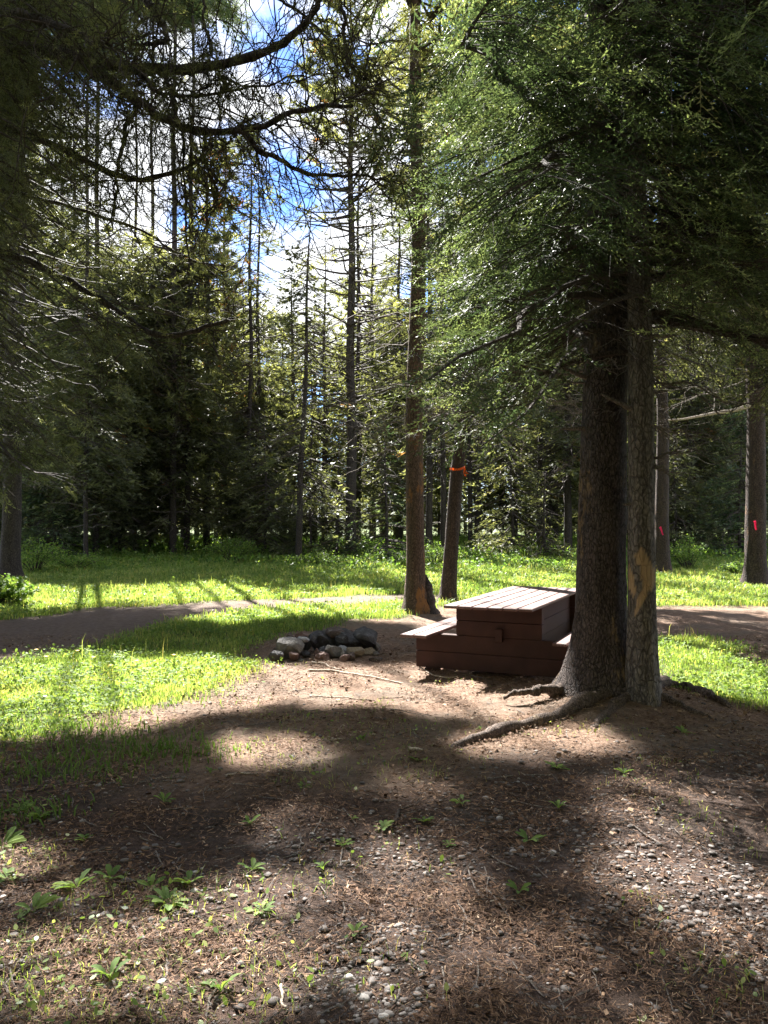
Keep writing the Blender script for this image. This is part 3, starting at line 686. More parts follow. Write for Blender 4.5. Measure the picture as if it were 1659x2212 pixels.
def foliage_boughs(E, off, r):
    cr = MB(); wd = MB()
    nb = 80
    for k in range(nb):
        px0 = -120; py = r.uniform(-60, 400); d = r.uniform(5.8, 7.6)
        lx = r.uniform(40, 120 + 20 * (py < 60) + (-30 if py > 300 else 0)); 
        a = W(px0, py - 30, d); b = W(lx, py + r.uniform(0, 60), d + r.uniform(-.8, .4))
        t = np.linspace(0, 1, 12); P = a + (b - a) * t[:, None]; P[:, 2] += .35 * np.sin(t * pi) - .1 * t; P += np.cumsum(r.normal(0, .02, P.shape), 0)
        if keep(P[4:], r, 1.0).mean() < .7: continue
        tubes(wd, P, .016 * np.linspace(1, .25, 12), 4)
        n = 70; tt = r.uniform(.3, 1, n); base = np.stack([np.interp(tt, t, P[:, i]) for i in range(3)], 1)
        dr = (b - a) / np.linalg.norm(b - a) * .7 + r.normal(0, .55, (n, 3)); dr[:, 2] -= .45
        ln = r.uniform(.05, .5, n); pos = base + dr * ln[:, None]
        kp = keep(pos, r) & keep(pos + dr * .15, r); pos = pos[kp]; dr = dr[kp]
        sel = r.integers(0, 4, len(pos))
        for q in range(4):
            m = sel == q; stamp(cr, *TW_NEAR[q], pos[m], dr[m], r.uniform(.13, .24, m.sum()), np.clip(r.normal(.4, .2, m.sum()), 0, .9), r)
    part('crown_boughs', cr, [M_SPRUCE], E, off); part('bough_wood', wd, [M_TWIG], E, off)
near_pine()

# --- the front row of the wood behind the lawn, one tree per visible trunk
row = [  # px, base py, trunk width px, top height m, style, crown base, radius, lean, label
    (86, 566, 4.5, 17, 'spruce', 5, 2.0, 0, 'slim dark trunk rising beside the left edge trunk'),
    (96, 562, 6, 19, 'spruce', 4.5, 2.4, 0, 'shorter looking dark trunk close to the slim one at left'),
    (112, 559, 2.5, 12, 'pine', 4, 1.4, 0, 'very thin grey stem behind the pair of left trunks'),
    (135, 559, 4, 15, 'spruce', 3, 1.9, 0, 'thin straight trunk with light green boughs beside it'),
    (151, 558, 5, 14.5, 'spruce', 3.5, 1.8, 0, 'straight dark trunk left of the open sky gap'),
    (173, 561, 7, 16, 'pine', 4.5, 2.2, 0, 'pine with pale yellow green tufts left of centre'),
    (187, 560, 6, 16, 'spruce', 4, 2.0, .01, 'dark trunk directly right of the yellow green pine'),
    (207, 558, 7, 17.5, 'pine', 6, 1.9, 0, 'tall pine with bare grey lower branches, rust at its crown base'),
    (224, 556, 6, 18.5, 'pine', 7, 1.9, 0, 'tallest slender pine standing up into the white cloud'),
    (250, 557, 6, 19, 'spruce', 2.5, 1.9, 0, 'left one of two dark stems with dense low boughs'),
    (258, 556, 5, 20, 'spruce', 3, 2.0, 0, 'right one of two dark stems with dense low boughs'),
    (298, 566, 6.5, 13, 'spruce', 4.5, 1.9, .035, 'slightly leaning dark trunk at the right side of the sky gap'),
    (311, 562, 2.5, 9, 'spruce', 2, 1.2, 0, 'thin young stem right of the leaning trunk'),
    (351, 562, 11, 23, 'pine', 7, 3.0, 0, 'thick almost black pine trunk left of the orange barked one'),
    (429, 560, 7, 20, 'pine', 6, 2.6, 0, 'grey trunk half hidden behind the orange barked pine'),
    (443, 560, 6, 17, 'spruce', 5, 2.2, 0, 'black trunk between the orange barked pine and the ribbon tree'),
    (470, 556, 5, 19, 'pine', 5, 2.6, 0, 'pine with bright lit tufts above the ribbon tree'),
    (568, 560, 8, 20, 'spruce', 5, 2.6, 0, 'black trunk hidden behind the left flank of the thick fir'),
    (540, 557, 6, 18, 'pine', 4.5, 2.6, 0, 'dark stem over the table behind hanging fir boughs'),
    (711, 556, 4, 18, 'pine', 5, 2.4, 0, 'left of three thin black stems at right'),
    (721, 555, 4.5, 17, 'spruce', 5, 2.2, 0, 'middle of three thin black stems at right'),
    (730, 556, 4.5, 19, 'pine', 5, 2.4, 0, 'right of three thin black stems at right'),
    (690, 558, 5, 17, 'spruce', 3.5, 2.0, 0, 'grey green spruce behind the bright shrub at right'),
    (60, 559, 5, 19, 'pine', 4, 2.4, 0, 'grey green pine between the left edge trunk and the slim one'),
    (30, 560, 5, 18, 'spruce', 3, 2.4, 0, 'spruce directly right of the left edge trunk'),
]
TALL = {0: 4.2, 1: 3.4, 3: 4.2, 4: 3.6, 5: 3.6, 6: 3.2, 23: 3.6}  # trees made taller, with unseen high crowns added to shade the foreground
for i, (px, py, wpx, h, st, zc, R, ln, lab) in enumerate(row):
    b = tb(px, py); r0 = wpx / FPX * b[1] / 2 * 1.05
    T_ = tree('pine_tree' if st == 'pine' else 'spruce_tree', b, (32 if i in TALL else h), r0, lab, top=(13 if i in TALL else None), style=st, zc=max(1.6, zc - 2), R=R * 1.1, step=.36, per=6, lod='far' if i % 1 else 'far', seed=60 + i, lean=(ln, 0), mbark=M_BARK, dead=(1.2, zc + 2, 18, 1.6), flare=.12, dens=1.8, cull=(.5 if 200 < px < 316 else .8), rust=.1 if i in (7, 8) else 0.02)
    if i in TALL: upper_shade_crown(T_[0], b, 34, 22.5, TALL[i], 500 + i, 1.5, 'mid')
# low young conifers at the wood edge
for px, py, h, R, lab, st, mm in [(386, 566, 5.2, 2.1, 'light green young fir with layered flat boughs left of the orange barked pine', 'fir', M_FIR),
                                  (512, 561, 7.0, 2.8, 'dark low spruce whose skirts touch the ground behind the table', 'spruce', M_SPRUCE),
                                  (545, 563, 3.6, 1.5, 'small spruce lit at its edges left of the thick fir', 'spruce', M_SPRUCE),
                                  (265, 561, 6.0, 2.0, 'black low spruce skirts under the two dark stems', 'spruce', M_SPRUCE),
                                  (338, 562, 5.0, 1.8, 'dark young spruce at the foot of the thick black pine', 'spruce', M_SPRUCE),
                                  (55, 563, 5.5, 2.2, 'pale green young conifer right of the left edge trunk', 'fir', M_FIR),
                                  (120, 560, 4.5, 1.8, 'olive young conifer left of centre', 'fir', M_SPRUCE),
                                  (675, 561, 5.0, 1.8, 'young spruce behind the trunk with the peeled strip', 'spruce', M_SPRUCE),
                                  (740, 562, 6.0, 2.0, 'young spruce with lit tips by the right edge', 'fir', M_FIR)]:
    tree('young_conifer', tb(px, py), h, .07, lab, style=st, zc=.25, R=R, step=.3, per=7, lod='far', seed=int(px) + 300, dens=1.5, mneedle=mm, flare=.05, cull=.4, size=.8)
# second row
r2 = np.random.default_rng(99)
for i in range(40):
    px = -70 + i * 23.5 + r2.uniform(-10, 10); d = r2.uniform(36, 48); x = (px - CX) / FPX * d
    gap = 95 < px < 345
    tree('pine_tree' if i % 2 else 'spruce_tree', (x, d), (r2.uniform(13, 15.5) if gap else r2.uniform(18, 24)), r2.uniform(.14, .22), 'slender dark conifer deeper in the wood behind the front trunks', group='conifers deeper in the wood',
         style='pine' if i % 2 else 'spruce', zc=r2.uniform(1.5, 3.5), R=r2.uniform(2.4, 3.1), step=.5, per=6, lod='far', seed=400 + i, dens=1.25, flare=.1, dead=(1, 6, 10, 1.8), cull=.65, size=1.25)
# far wood as one mass, with unseen trees added behind the camera
def far_and_unseen_wood():
    r = np.random.default_rng(123); n = 210
    fo = MB(); tk = MB()
    for i in range(n):
        d = r.uniform(50, 90); px = r.uniform(-150, 920); x = (px - CX) / FPX * d; H = r.uniform(13, 20)
        if i >= 130:      # unseen trees added behind and beside the camera to hold back sky light
            a0 = r.uniform(-1.05, 1.05) * pi / 2 * 1.25; rr0 = r.uniform(5, 26) if i % 3 else r.uniform(5, 12); x = sin(a0) * (rr0 + 4); d = -2 - cos(a0) * rr0; H = r.uniform(15, 22)
            if d > -1 and abs(x) < 12: x = 13 * (1 if x > 0 else -1)
        tubes(tk, np.array([[x, d, 0], [x, d, H * .5], [x, d, H]]), np.array([.2, .15, .03]), 6, ref=(1, 0, 0))
        m = 560; z = H * (1 - r.random(m) ** 1.3 * .93); rr = (H - z) / H * 4.2 * np.sqrt(r.random(m)) + .2; a = r.uniform(0, 2 * pi, m)
        P = np.stack([x + rr * np.cos(a), d + rr * np.sin(a), z], 1); D = np.stack([np.cos(a), np.sin(a), -.3 + 0 * a], 1)
        sel = r.integers(0, 4, m)
        for q in range(4):
            k = sel == q; stamp(fo, *TW_FAR[q], P[k], D[k], r.uniform(.9, 1.6, k.sum()), np.clip(r.normal(.5, .2, k.sum()), 0, .9), r)
    o = part('distant_and_unseen_wood', fo, [M_SPRUCE]); tag(o, 'mass of distant conifers closing the view behind the lawn, plus unseen trees added behind the camera', 'wood', kind='stuff')
    o2 = part('distant_and_unseen_trunks', tk, [M_BARK]); tag(o2, 'dark stems of the distant conifer wood and of the added unseen trees', 'wood', kind='stuff')
far_and_unseen_wood()

# ---------------------------------------------------------------- ribbons
def ribbon_band(px, py, tr, mat_, label):
    E, axis, rad, _ = tr
    d = E.location[1]; z = CAMH - (py - HOR) / FPX * d - E.location[2]
    c = axis(z); R = float(rad(z)) * 1.12
    mb = MB(); n = 40; a = np.linspace(0, 2 * pi, n); zt = .035 * np.sin(a + .6)
    w_ = .022; rr = R * 1.06 * (1 + .03 * np.sin(a * 5))
    lo = np.stack([c[0] + rr * np.cos(a), c[1] + rr * np.sin(a), c[2] + zt - w_ * (1 + .4 * np.sin(a * 3))], 1); hi = lo + np.array([0, 0, 2 * w_]); 
    i = np.arange(n - 1); mb.add(np.concatenate([lo, hi]), np.stack([i, i + 1, i + 1 + n, i + n], 1))
    # knot and hanging tail
    k0 = np.array([c[0] + R * .75, c[1] - R * .84, c[2] - .0])
    for q, (dx, ln) in enumerate(((.035, .17), (.07, .12))):
        t = np.linspace(0, 1, 7); P = k0 + np.stack([dx * t + .012 * np.sin(t * 7), -.02 - .01 * t, -ln * t], 1); v = np.concatenate([P - [.018, 0, 0], P + [.018, 0, 0]]); i = np.arange(6)
        mb.add(v, np.stack([i, i + 1, i + 8, i + 7], 1))
    o = part('ribbon', mb, [mat_], None, tuple(c)); tag(o, label, 'ribbon', 'marking ribbons on trunks')
ribbon_band(461, 468, rt, M_TAPE_O, 'orange flagging ribbon tied round the leaning trunk behind the table')
def ribbon_tail(p0, p1, d, label):
    p1 = (p0[0] + (p1[0] - p0[0]) * .8, p0[1] + (p1[1] - p0[1]) * .8); a = W(*p0, d); b = W(*p1, d - .03); mb = MB(); t = np.linspace(0, 1, 8)
    P = a + (b - a) * t[:, None]; P[:, 0] += .008 * np.sin(t * 6); s = np.stack([.024 * (1 - .35 * t), 0 * t, .012 + 0 * t], 1)
    i = np.arange(7); mb.add(np.concatenate([P - s, P + s]), np.stack([i, i + 1, i + 9, i + 8], 1))
    P2 = P + [0, .012, 0]; mb.add(np.concatenate([P2 - s * .8, P2 + s * .8]), np.stack([i, i + 1, i + 9, i + 8], 1))
    o = part('ribbon', mb, [M_TAPE_P], None, tuple(a)); tag(o, label, 'ribbon', 'marking ribbons on trunks')
ribbon_tail((660, 527), (664, 537), 22.45, 'pink ribbon tail on the stripped trunk right of the firs')
ribbon_tail((754.5, 521), (757, 532), 18.66, 'bright pink ribbon on the trunk at the right edge')

# ---------------------------------------------------------------- roots and stump
def GZ(px, py):
    z = 0.0
    for _ in range(6):
        d = (CAMH - z) * FPX / (py - HOR); z = float(gz((px - CX) / FPX * d, d))
    return np.array([(px - CX) / FPX * d, d])
def root(name, pts, d, r0, label, mt=M_ROOT, sink=.1):
    P = []
    for (a, b) in pts:
        g = GZ(a, b); P.append([g[0], g[1], float(gz(g[0], g[1])) + r0 * sink])
    P = np.array(P, float); s = np.linspace(0, 1, len(P)); t = np.linspace(0, 1, 48)
    Q = np.stack([np.interp(t, s, P[:, i]) for i in range(3)], 1)
    for _ in range(4): Q[1:-1] = (Q[:-2] + 2 * Q[1:-1] + Q[2:]) / 4
    rr = np.random.default_rng(int(pts[0][0] * 7)); Q += np.cumsum(rr.normal(0, .006, Q.shape), 0); Q[:, 2] -= .06 * np.clip((t - .82) / .18, 0, 1) ** 1.5 - (fbm(t * 5, t * 0 + r0 * 50, 3) - .5) * .04
    mb = MB(); tubes(mb, Q, r0 * (1 - .8 * t) * (.75 + .5 * fbm(t * 9, t * 0 + r0 * 90, 6)) * (1 + .15 * np.sin(t * 31) + .1 * np.sin(t * 57)), 12)
    o = part(name, mb, [mt], None, tuple(Q[0]), smooth=True); tag(o, label, 'root', 'roots of the fir pair'); return o
root('tree_root', [(640, 690), (612, 694), (590, 702), (566, 712), (545, 722), (520, 728), (498, 735), (478, 741), (462, 746), (446, 752)], 7, .085, 'longest gnarled root running left from the slimmer fir')
root('tree_root', [(600, 683), (575, 690), (550, 697), (530, 702), (500, 702)], 7, .075, 'short flared root at the left foot of the thick fir')
root('tree_root', [(636, 692), (618, 705), (608, 718), (597, 730), (594, 737)], 7, .06, 'stubby root dropping towards the camera between the long root and the slim fir')
root('tree_root', [(640, 690), (665, 686), (690, 690), (715, 700), (740, 712)], 7, .085, 'shaded root running right from the slimmer fir')
root('tree_root', [(645, 694), (672, 700), (700, 712), (730, 722)], 7, .05, 'thin root below the shaded right one')
def stump():
    mb = MB(); g = G(430, 613); d = g[1]
    P = np.array([[g[0] - .02, d, -.05], [g[0] - .04, d, .3], [g[0] - .07, d, .55], [g[0] - .08, d, .66]]); t = np.linspace(0, 1, 12)
    Q = np.stack([np.interp(t, [0, .5, .85, 1], P[:, i]) for i in range(3)], 1); tubes(mb, Q, np.interp(t, [0, .3, .8, 1], [.2, .13, .09, .015]) * (1 + .15 * np.sin(t * 20)), 10, ref=(1, 0, 0))
    o = part('stump', mb, [M_BARK], None, (g[0], d, 0), smooth=True); tag(o, 'jagged dark stump leaning on the foot of the orange barked pine', 'stump')
stump()

# ---------------------------------------------------------------- picnic table
def box(mb, u0, u1, v0, v1, z0, z1, bev=.006, var=.5):
    b = bev; 
    V = []
    for zz, ins in ((z0, b), (z0 + b, 0), (z1 - b, 0), (z1, b)):
        for (u, v) in ((u0 + ins, v0 + ins), (u1 - ins, v0 + ins), (u1 - ins, v1 - ins), (u0 + ins, v1 - ins)): V.append([u, v, zz])
    F = [[3, 2, 1, 0], [12, 13, 14, 15]]
    for k in range(3):
        for j in range(4): F.append([k * 4 + j, k * 4 + (j + 1) % 4, (k + 1) * 4 + (j + 1) % 4, (k + 1) * 4 + j])
    mb.add(V, F, var)
def table():
    base = Vector((TC[0], TC[1], 0.0)); E = empty('picnic_table', base, 'heavy dark brown boxed picnic table with sunlit plank top, beside the fir pair', 'picnic table')
    E.rotation_euler = (0, 0, -radians(24.6))       # local +y runs along the table
    Z = float(gz(TC[0] + .4, TC[1] + 1)) + .0
    r = np.random.default_rng(2)
    LN = 2.6
    def planks(name, u0, u1, n, z0, z1, v0, v1, m, gap=.015):
        wd = (u1 - u0) / n
        for k in range(n):
            mb = MB(); j = r.uniform(-.006, .006)
            box(mb, u0 + k * wd + gap / 2, u0 + (k + 1) * wd - gap / 2, v0 + j, v1 + j, Z + z0 + r.uniform(-.002, .002), Z + z1 + r.uniform(-.002, .002)); part(name, mb, [m], E)
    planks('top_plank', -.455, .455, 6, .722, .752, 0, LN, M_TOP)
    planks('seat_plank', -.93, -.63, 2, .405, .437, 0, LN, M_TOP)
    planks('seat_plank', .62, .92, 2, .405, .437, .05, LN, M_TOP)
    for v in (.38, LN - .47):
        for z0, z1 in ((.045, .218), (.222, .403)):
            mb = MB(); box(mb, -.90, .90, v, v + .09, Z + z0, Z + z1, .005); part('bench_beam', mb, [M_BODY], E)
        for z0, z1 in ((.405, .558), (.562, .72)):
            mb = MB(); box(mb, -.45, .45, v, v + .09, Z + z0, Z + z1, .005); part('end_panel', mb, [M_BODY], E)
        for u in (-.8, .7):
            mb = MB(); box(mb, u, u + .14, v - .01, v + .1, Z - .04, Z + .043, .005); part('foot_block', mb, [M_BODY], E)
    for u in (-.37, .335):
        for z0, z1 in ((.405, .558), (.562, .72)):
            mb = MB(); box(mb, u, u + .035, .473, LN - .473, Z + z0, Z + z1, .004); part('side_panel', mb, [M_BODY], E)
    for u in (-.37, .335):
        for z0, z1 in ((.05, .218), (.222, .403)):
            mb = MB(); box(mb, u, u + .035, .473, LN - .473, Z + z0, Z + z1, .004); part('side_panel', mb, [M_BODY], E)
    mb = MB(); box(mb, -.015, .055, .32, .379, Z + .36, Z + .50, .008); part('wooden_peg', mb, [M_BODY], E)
table()

# ---------------------------------------------------------------- fire ring stones
def stone_mesh(sx, sy, sz, seed, ang=.5, n=2):
    import bmesh
    bm = bmesh.new(); bmesh.ops.create_icosphere(bm, subdivisions=4, radius=1)
    r = np.random.default_rng(seed); 
    V = np.array([v.co[:] for v in bm.verts]); F = np.array([[v.index for v in f.verts] for f in bm.faces]); bm.free()
    # cut by random planes for an angular block
    for k in range(int(7 + ang * 12)):
        nrm = r.normal(0, 1, 3); nrm /= np.linalg.norm(nrm); dd = r.uniform(.55, .85); q = V @ nrm - dd; V = V - np.outer(np.maximum(q, 0), nrm)
    V *= 1.2
    V *= (1 + .05 * (fbm(V[:, 0] * 4 + 9, V[:, 1] * 4 + V[:, 2] * 3, seed)[:, None] - .5) * 2)
    return V * [sx, sy, sz], F
def m_rock(name, a, b_, lich=(.27, .26, .24)):
    def b(t, o):
        n = noise(t, 9, 6); n2 = noise(t, 40, 5, rough=.7); n3 = noise(t, 16, 5)
        c = ramp(t, n, [(.3, a), (.7, b_)]); c = mixc(t, ramp(t, n3, [(.56, (0, 0, 0)), (.66, (.5, .5, .5))]), c, lich)
        p = nd(t, 'ShaderNodeBsdfPrincipled'); t.links.new(c, p.inputs['Base Color']); p.inputs['Roughness'].default_value = .8
        t.links.new(bump(t, mixc(t, .5, n, n2), .03, 1), p.inputs['Normal']); t.links.new(p.outputs[0], o.inputs[0])
    return mat(name, b)
ROCKM = {'grey': m_rock('rock_grey', (.08, .072, .064), (.22, .2, .175)), 'brown': m_rock('rock_brown', (.05, .034, .028), (.14, .095, .075)), 'red': m_rock('rock_red', (.11, .06, .047), (.25, .15, .12)),
         'dark': m_rock('rock_dark', (.03, .028, .03), (.11, .105, .11), (.2, .2, .2)), 'pale': m_rock('rock_pale', (.25, .25, .26), (.42, .42, .43)), 'tan': m_rock('rock_tan', (.2, .16, .11), (.4, .33, .23))}
stones = [(330, 390, 330, 215, 'grey', 9.35, 'large grey boulder at the left end of the fire ring'), (245, 375, 130, 130, 'brown', 9.5, 'light grey flank stone left of the largest boulder'),
          (345, 275, 115, 105, 'brown', 9.55, 'round brown stone on top of the large boulder'), (480, 248, 150, 75, 'red', 9.8, 'flat reddish stone behind the round brown one'),
          (480, 290, 130, 60, 'pale', 9.45, 'pale grey slab lying on the large boulder'), (590, 280, 120, 95, 'dark', 9.75, 'dark grey block right of the pale slab'),
          (650, 262, 110, 95, 'dark', 10.0, 'blackened block behind the dark grey one'), (720, 245, 110, 85, 'dark', 10.1, 'soot black peaked stone at the back'),
          (850, 240, 230, 150, 'brown', 9.95, 'long slanted brown slab at the back of the ring'), (990, 245, 95, 85, 'red', 10.0, 'small reddish stone between the two long slabs'),
          (1110, 205, 135, 90, 'dark', 10.2, 'black peaked stone highest at the right'), (1140, 275, 235, 130, 'dark', 9.75, 'large dark slanted block at the right with a bowl like hollow'),
          (1265, 265, 75, 110, 'grey', 9.9, 'upright grey stone at the right end'), (895, 345, 115, 95, 'pale', 9.5, 'pale angular stone in the middle'),
          (632, 375, 90, 95, 'red', 9.4, 'pinkish stone touching the large boulder'), (705, 350, 95, 115, 'dark', 9.5, 'upright dark wedge in the middle'),
          (690, 462, 135, 80, 'red', 9.2, 'reddish block lying in front'), (805, 400, 155, 165, 'grey', 9.3, 'tall grey slab leaning in front'),
          (740, 425, 75, 90, 'red', 9.15, 'small pinkish stone before the grey slab'), (920, 440, 62, 100, 'grey', 9.2, 'narrow grey upright stone in front'),
          (1040, 385, 175, 115, 'tan', 9.35, 'tan rounded stone in front at right'), (1190, 378, 145, 95, 'tan', 9.5, 'pale tan stone below the dark slanted block'),
          (900, 285, 125, 85, 'dark', 9.7, 'dark stone tucked under the brown slab'), (1000, 330, 70, 65, 'grey', 9.55, 'small grey stone beside the tan one'),
          (600, 470, 40, 30, 'grey', 9.1, 'tiny grey chip at the front left')]
for i, (cx, cy, w_, h_, col, d, lab) in enumerate(stones):
    px = 257.2 + cx * .09455; py = 611.7 + cy * .09455; c = W(px, py, d); k = .09455 * d / FPX
    sx, sz = w_ * k / 2 * 1.0, h_ * k / 2 * 1.1; V, F = stone_mesh(sx, (sx + sz) * .55, sz, i * 13 + 5)
    rr = np.random.default_rng(i); a = rr.uniform(-.5, .5) * (.5 if w_ > 200 else 1); tl = -.25 if lab.count('slanted') else rr.uniform(-.2, .2)
    R1 = np.array([[cos(tl), 0, -sin(tl)], [0, 1, 0], [sin(tl), 0, cos(tl)]]); V = V @ R1.T
    zmin = V[:, 2].min(); cz = c[2]
    g0 = float(gz(c[0], c[1]))
    if cy > 340 or col == 'grey': cz = max(min(cz, g0 - zmin - .02), g0 - zmin - .06)
    mb = MB(); mb.add(V + [c[0], d, cz], F); o = part('stone', mb, [ROCKM[col]], None, (c[0], d, cz), smooth=False); tag(o, lab, 'stone', 'stones of the fire ring')
for i in range(16):
    rr = np.random.default_rng(900 + i); px = rr.uniform(276, 380); d = rr.uniform(9.05, 9.6); s_ = rr.uniform(.03, .075); x = (px - CX) / FPX * d
    V, F = stone_mesh(s_ * rr.uniform(1, 1.5), s_, s_ * rr.uniform(.6, 1), 950 + i, .9); z0 = float(gz(x, d)) - V[:, 2].min() - .01; mb = MB(); mb.add(V + [x, d, z0], F)
    o = part('stone', mb, [ROCKM[('dark', 'grey', 'brown', 'red')[i % 4]]], None, (x, d, z0)); tag(o, 'small angular rock lying along the front of the fire ring', 'stone', 'stones of the fire ring')
# inner filler stones so that the upper stones rest on something
for i, (px, d, s, lab) in enumerate([(300, 9.8, .14, 'sooty stone inside the ring at left'), (322, 9.9, .15, 'sooty stone inside the ring at the middle'), (345, 9.9, .17, 'sooty stone inside the ring under the brown slab'), (365, 9.95, .17, 'sooty stone inside the ring at right')]):
    x = (px - CX) / FPX * d; V, F = stone_mesh(s, s, s * .8, 700 + i); mb = MB(); mb.add(V + [x, d, .1], F); o = part('stone', mb, [ROCKM['dark']], None, (x, d, .1)); tag(o, lab, 'stone', 'stones of the fire ring')

# ---------------------------------------------------------------- grass, herbs
def blades(mb, x, y, h, w_, r, var, lean=.5):
    n = len(x); a = r.uniform(0, 2 * pi, n); z = gz(x, y) - .01
    b = np.stack([x, y, z], 1); ld = np.stack([np.cos(a), np.sin(a), 0 * a], 1) * (h * lean * r.uniform(.2, 1.3, n))[:, None]
    sa = a + pi / 2 + r.normal(0, .5, n); s = np.stack([np.cos(sa), np.sin(sa), 0 * a], 1) * (w_ / 2)[:, None]
    m = b + ld * .35 + np.array([0, 0, 1]) * (h * .62)[:, None]; t = b + ld + np.array([0, 0, 1]) * (h * r.uniform(.75, 1, n))[:, None]
    V = np.stack([b - s, b + s, m + s * .8, m - s * .8, t], 1).reshape(-1, 3); k = np.arange(n)[:, None] * 5
    vv = np.repeat(var, 5)
    mb.add(V, k + np.array([[0, 1, 2, 3]]), vv); i0 = mb.n - len(V)
    mb.f3.append(k + np.array([[3, 2, 4]]) + i0); mb.m3.append(np.zeros(n))
def oval_leaves(mb, x, y, z, s, r, var, tilt=.5):
    n = len(x); a = r.uniform(0, 2 * pi, n); tl = r.normal(0, tilt, n)
    u = np.stack([np.cos(a) * np.cos(tl), np.sin(a) * np.cos(tl), np.sin(tl)], 1); v = np.cross(u, np.array([0, 0, 1.]) + r.normal(0, .4, (n, 3))); v /= np.linalg.norm(v, axis=1, keepdims=True) + 1e-6
    c = np.stack([x, y, z], 1)
    pts = [(-.5, 0), (-.2, .28), (.2, .25), (.55, 0), (.2, -.25), (-.2, -.28)]
    V = np.stack([c + s[:, None] * (p * u + q * v) for p, q in pts], 1).reshape(-1, 3); k = np.arange(n)[:, None] * 6
    mb.add(V, np.concatenate([k + np.array([[0, 1, 2, 3]]), k + np.array([[0, 3, 4, 5]])]), np.repeat(var, 6))
def zones(n, x0, x1, y0, y1, r, power=1.0):
    # samples more densely near the camera
    u = r.random(n); y = y0 * (y1 / y0) ** (u ** power); x = CX * 0 + r.uniform(-.56, .56, n) * y
    return x, y
r = np.random.default_rng(17)
lawn = MB(); clover = MB()
x, y = zones(430000, 0, 0, 5.0, 34, r)
s, p = soil_mask(x + r.normal(0, .12, len(x)), y + r.normal(0, .12, len(x)))
k = s < .5; x = x[k]; y = y[k]
cl = fbm(x * 1.5, y * 1.5, 31, 3); fine = fbm(x * 5, y * 5, 32, 2)
h = (.05 + .07 * r.random(len(x)) + .05 * cl) * np.interp(y, [5, 9, 20, 34], [.8, .8, 1.2, 2.2]); h *= np.interp(y, [5, 6.6, 8, 11, 12], [.35, .45, .7, .75, 1])
wd = np.interp(y, [5, 10, 20, 34], [.006, .010, .018, .032])
kk = r.random(len(x)) < np.clip(.45 + fine, .3, 1)
x, y, h, wd, cl = x[kk], y[kk], h[kk], wd[kk], cl[kk]
fine = fbm(x * 1.1 + 7, y * 1.1, 35, 3)
blades(lawn, x, y, h * (.65 + .8 * fine), wd, r, np.clip(r.normal(.45, .2, len(x)) + (cl - .5) * .7 + (r.random(len(x)) < .05 + .3 * np.clip(.5 - fine, 0, 1)) * .5, 0, 1))
x = r.uniform(-14, 12, 7000); y = r.uniform(8, 30, 7000); s, p = soil_mask(x, y); k = (s < .5) & (fbm(x * .9, y * .9, 36, 3) > .5); x, y = x[k], y[k]
blades(lawn, x, y, r.uniform(.12, .34, len(x)), np.interp(y, [8, 30], [.005, .014]), r, np.clip(r.normal(.85, .15, len(x)), 0, 1), .3)
o = part('grass', lawn, [M_GRASS]); tag(o, 'bright green meadow grass on the sunny lawn', 'grass', kind='stuff')
x, y = zones(120000, 0, 0, 5.0, 34, r); s, p = soil_mask(x + r.normal(0, .18, len(x)), y + r.normal(0, .18, len(x)))
cl = fbm(x * 2.5, y * 2.5, 41, 3); k = (s < .5) & (cl > .47); x, y = x[k], y[k]
oval_leaves(clover, x, y, gz(x, y) + r.uniform(.02, .09, len(x)) * np.interp(y, [5, 20, 34], [1, 1.4, 3]), np.interp(y, [5, 12, 34], [.03, .05, .12]) * r.uniform(.6, 1.3, len(x)), r, np.clip(r.normal(.6, .25, len(x)), 0, 1))
o = part('ground_cover', clover, [M_LEAF]); tag(o, 'small broad leaved ground cover growing through the lawn', 'ground cover', kind='stuff')
# thin grass scattered over the bare earth
sparse = MB(); x, y = zones(60000, 0, 0, 2.3, 9, r); n1 = fbm(x * 1.8, y * 1.8, 61, 3)
px_, py_ = topx(x, y); wleft = np.clip(.6 - (px_ - 60) / 700, .25, 1) * np.where(py_ > 800, .55, 1) 
k = r.random(len(x)) < np.clip((n1 - .52) * 5, 0, 1) * wleft; x, y = x[k], y[k]
blades(sparse, x, y, r.uniform(.015, .07, len(x)), np.full(len(x), .0035), r, np.clip(r.normal(.62, .28, len(x)), 0, 1), .9)
k = r.random(len(x)) < .25; xx, yy = x[k], y[k]; oval_leaves(sparse, xx, yy, gz(xx, yy) + r.uniform(.008, .05, len(xx)), r.uniform(.012, .035, len(xx)), r, np.clip(r.normal(.5, .2, len(xx)), 0, .8))
o = part('sparse_grass', sparse, [M_GRASS]); tag(o, 'thin dry grass and seedlings scattered over the brown earth', 'grass', kind='stuff')
# dense low weeds between lawn and earth at left
weeds = MB(); n = 9000; cxs = [(110, 745, .9), (60, 730, .8), (170, 755, .6), (150, 700, .9), (60, 770, .7), (10, 810, .5)]
for a, b, rad_ in cxs:
    g = G(a, b); m = int(380 * rad_ / .8); x = g[0] + r.normal(0, rad_ * .4, m); y = g[1] + r.normal(0, rad_ * .22, m)
    blades(weeds, x, y, r.uniform(.03, .11, m), r.uniform(.006, .014, m), r, np.clip(r.normal(.4, .2, m), 0, 1), .8)
o = part('low_weeds', weeds, [M_LEAF]); tag(o, 'low mixed weeds where the lawn thins out into brown earth', 'weeds', kind='stuff')
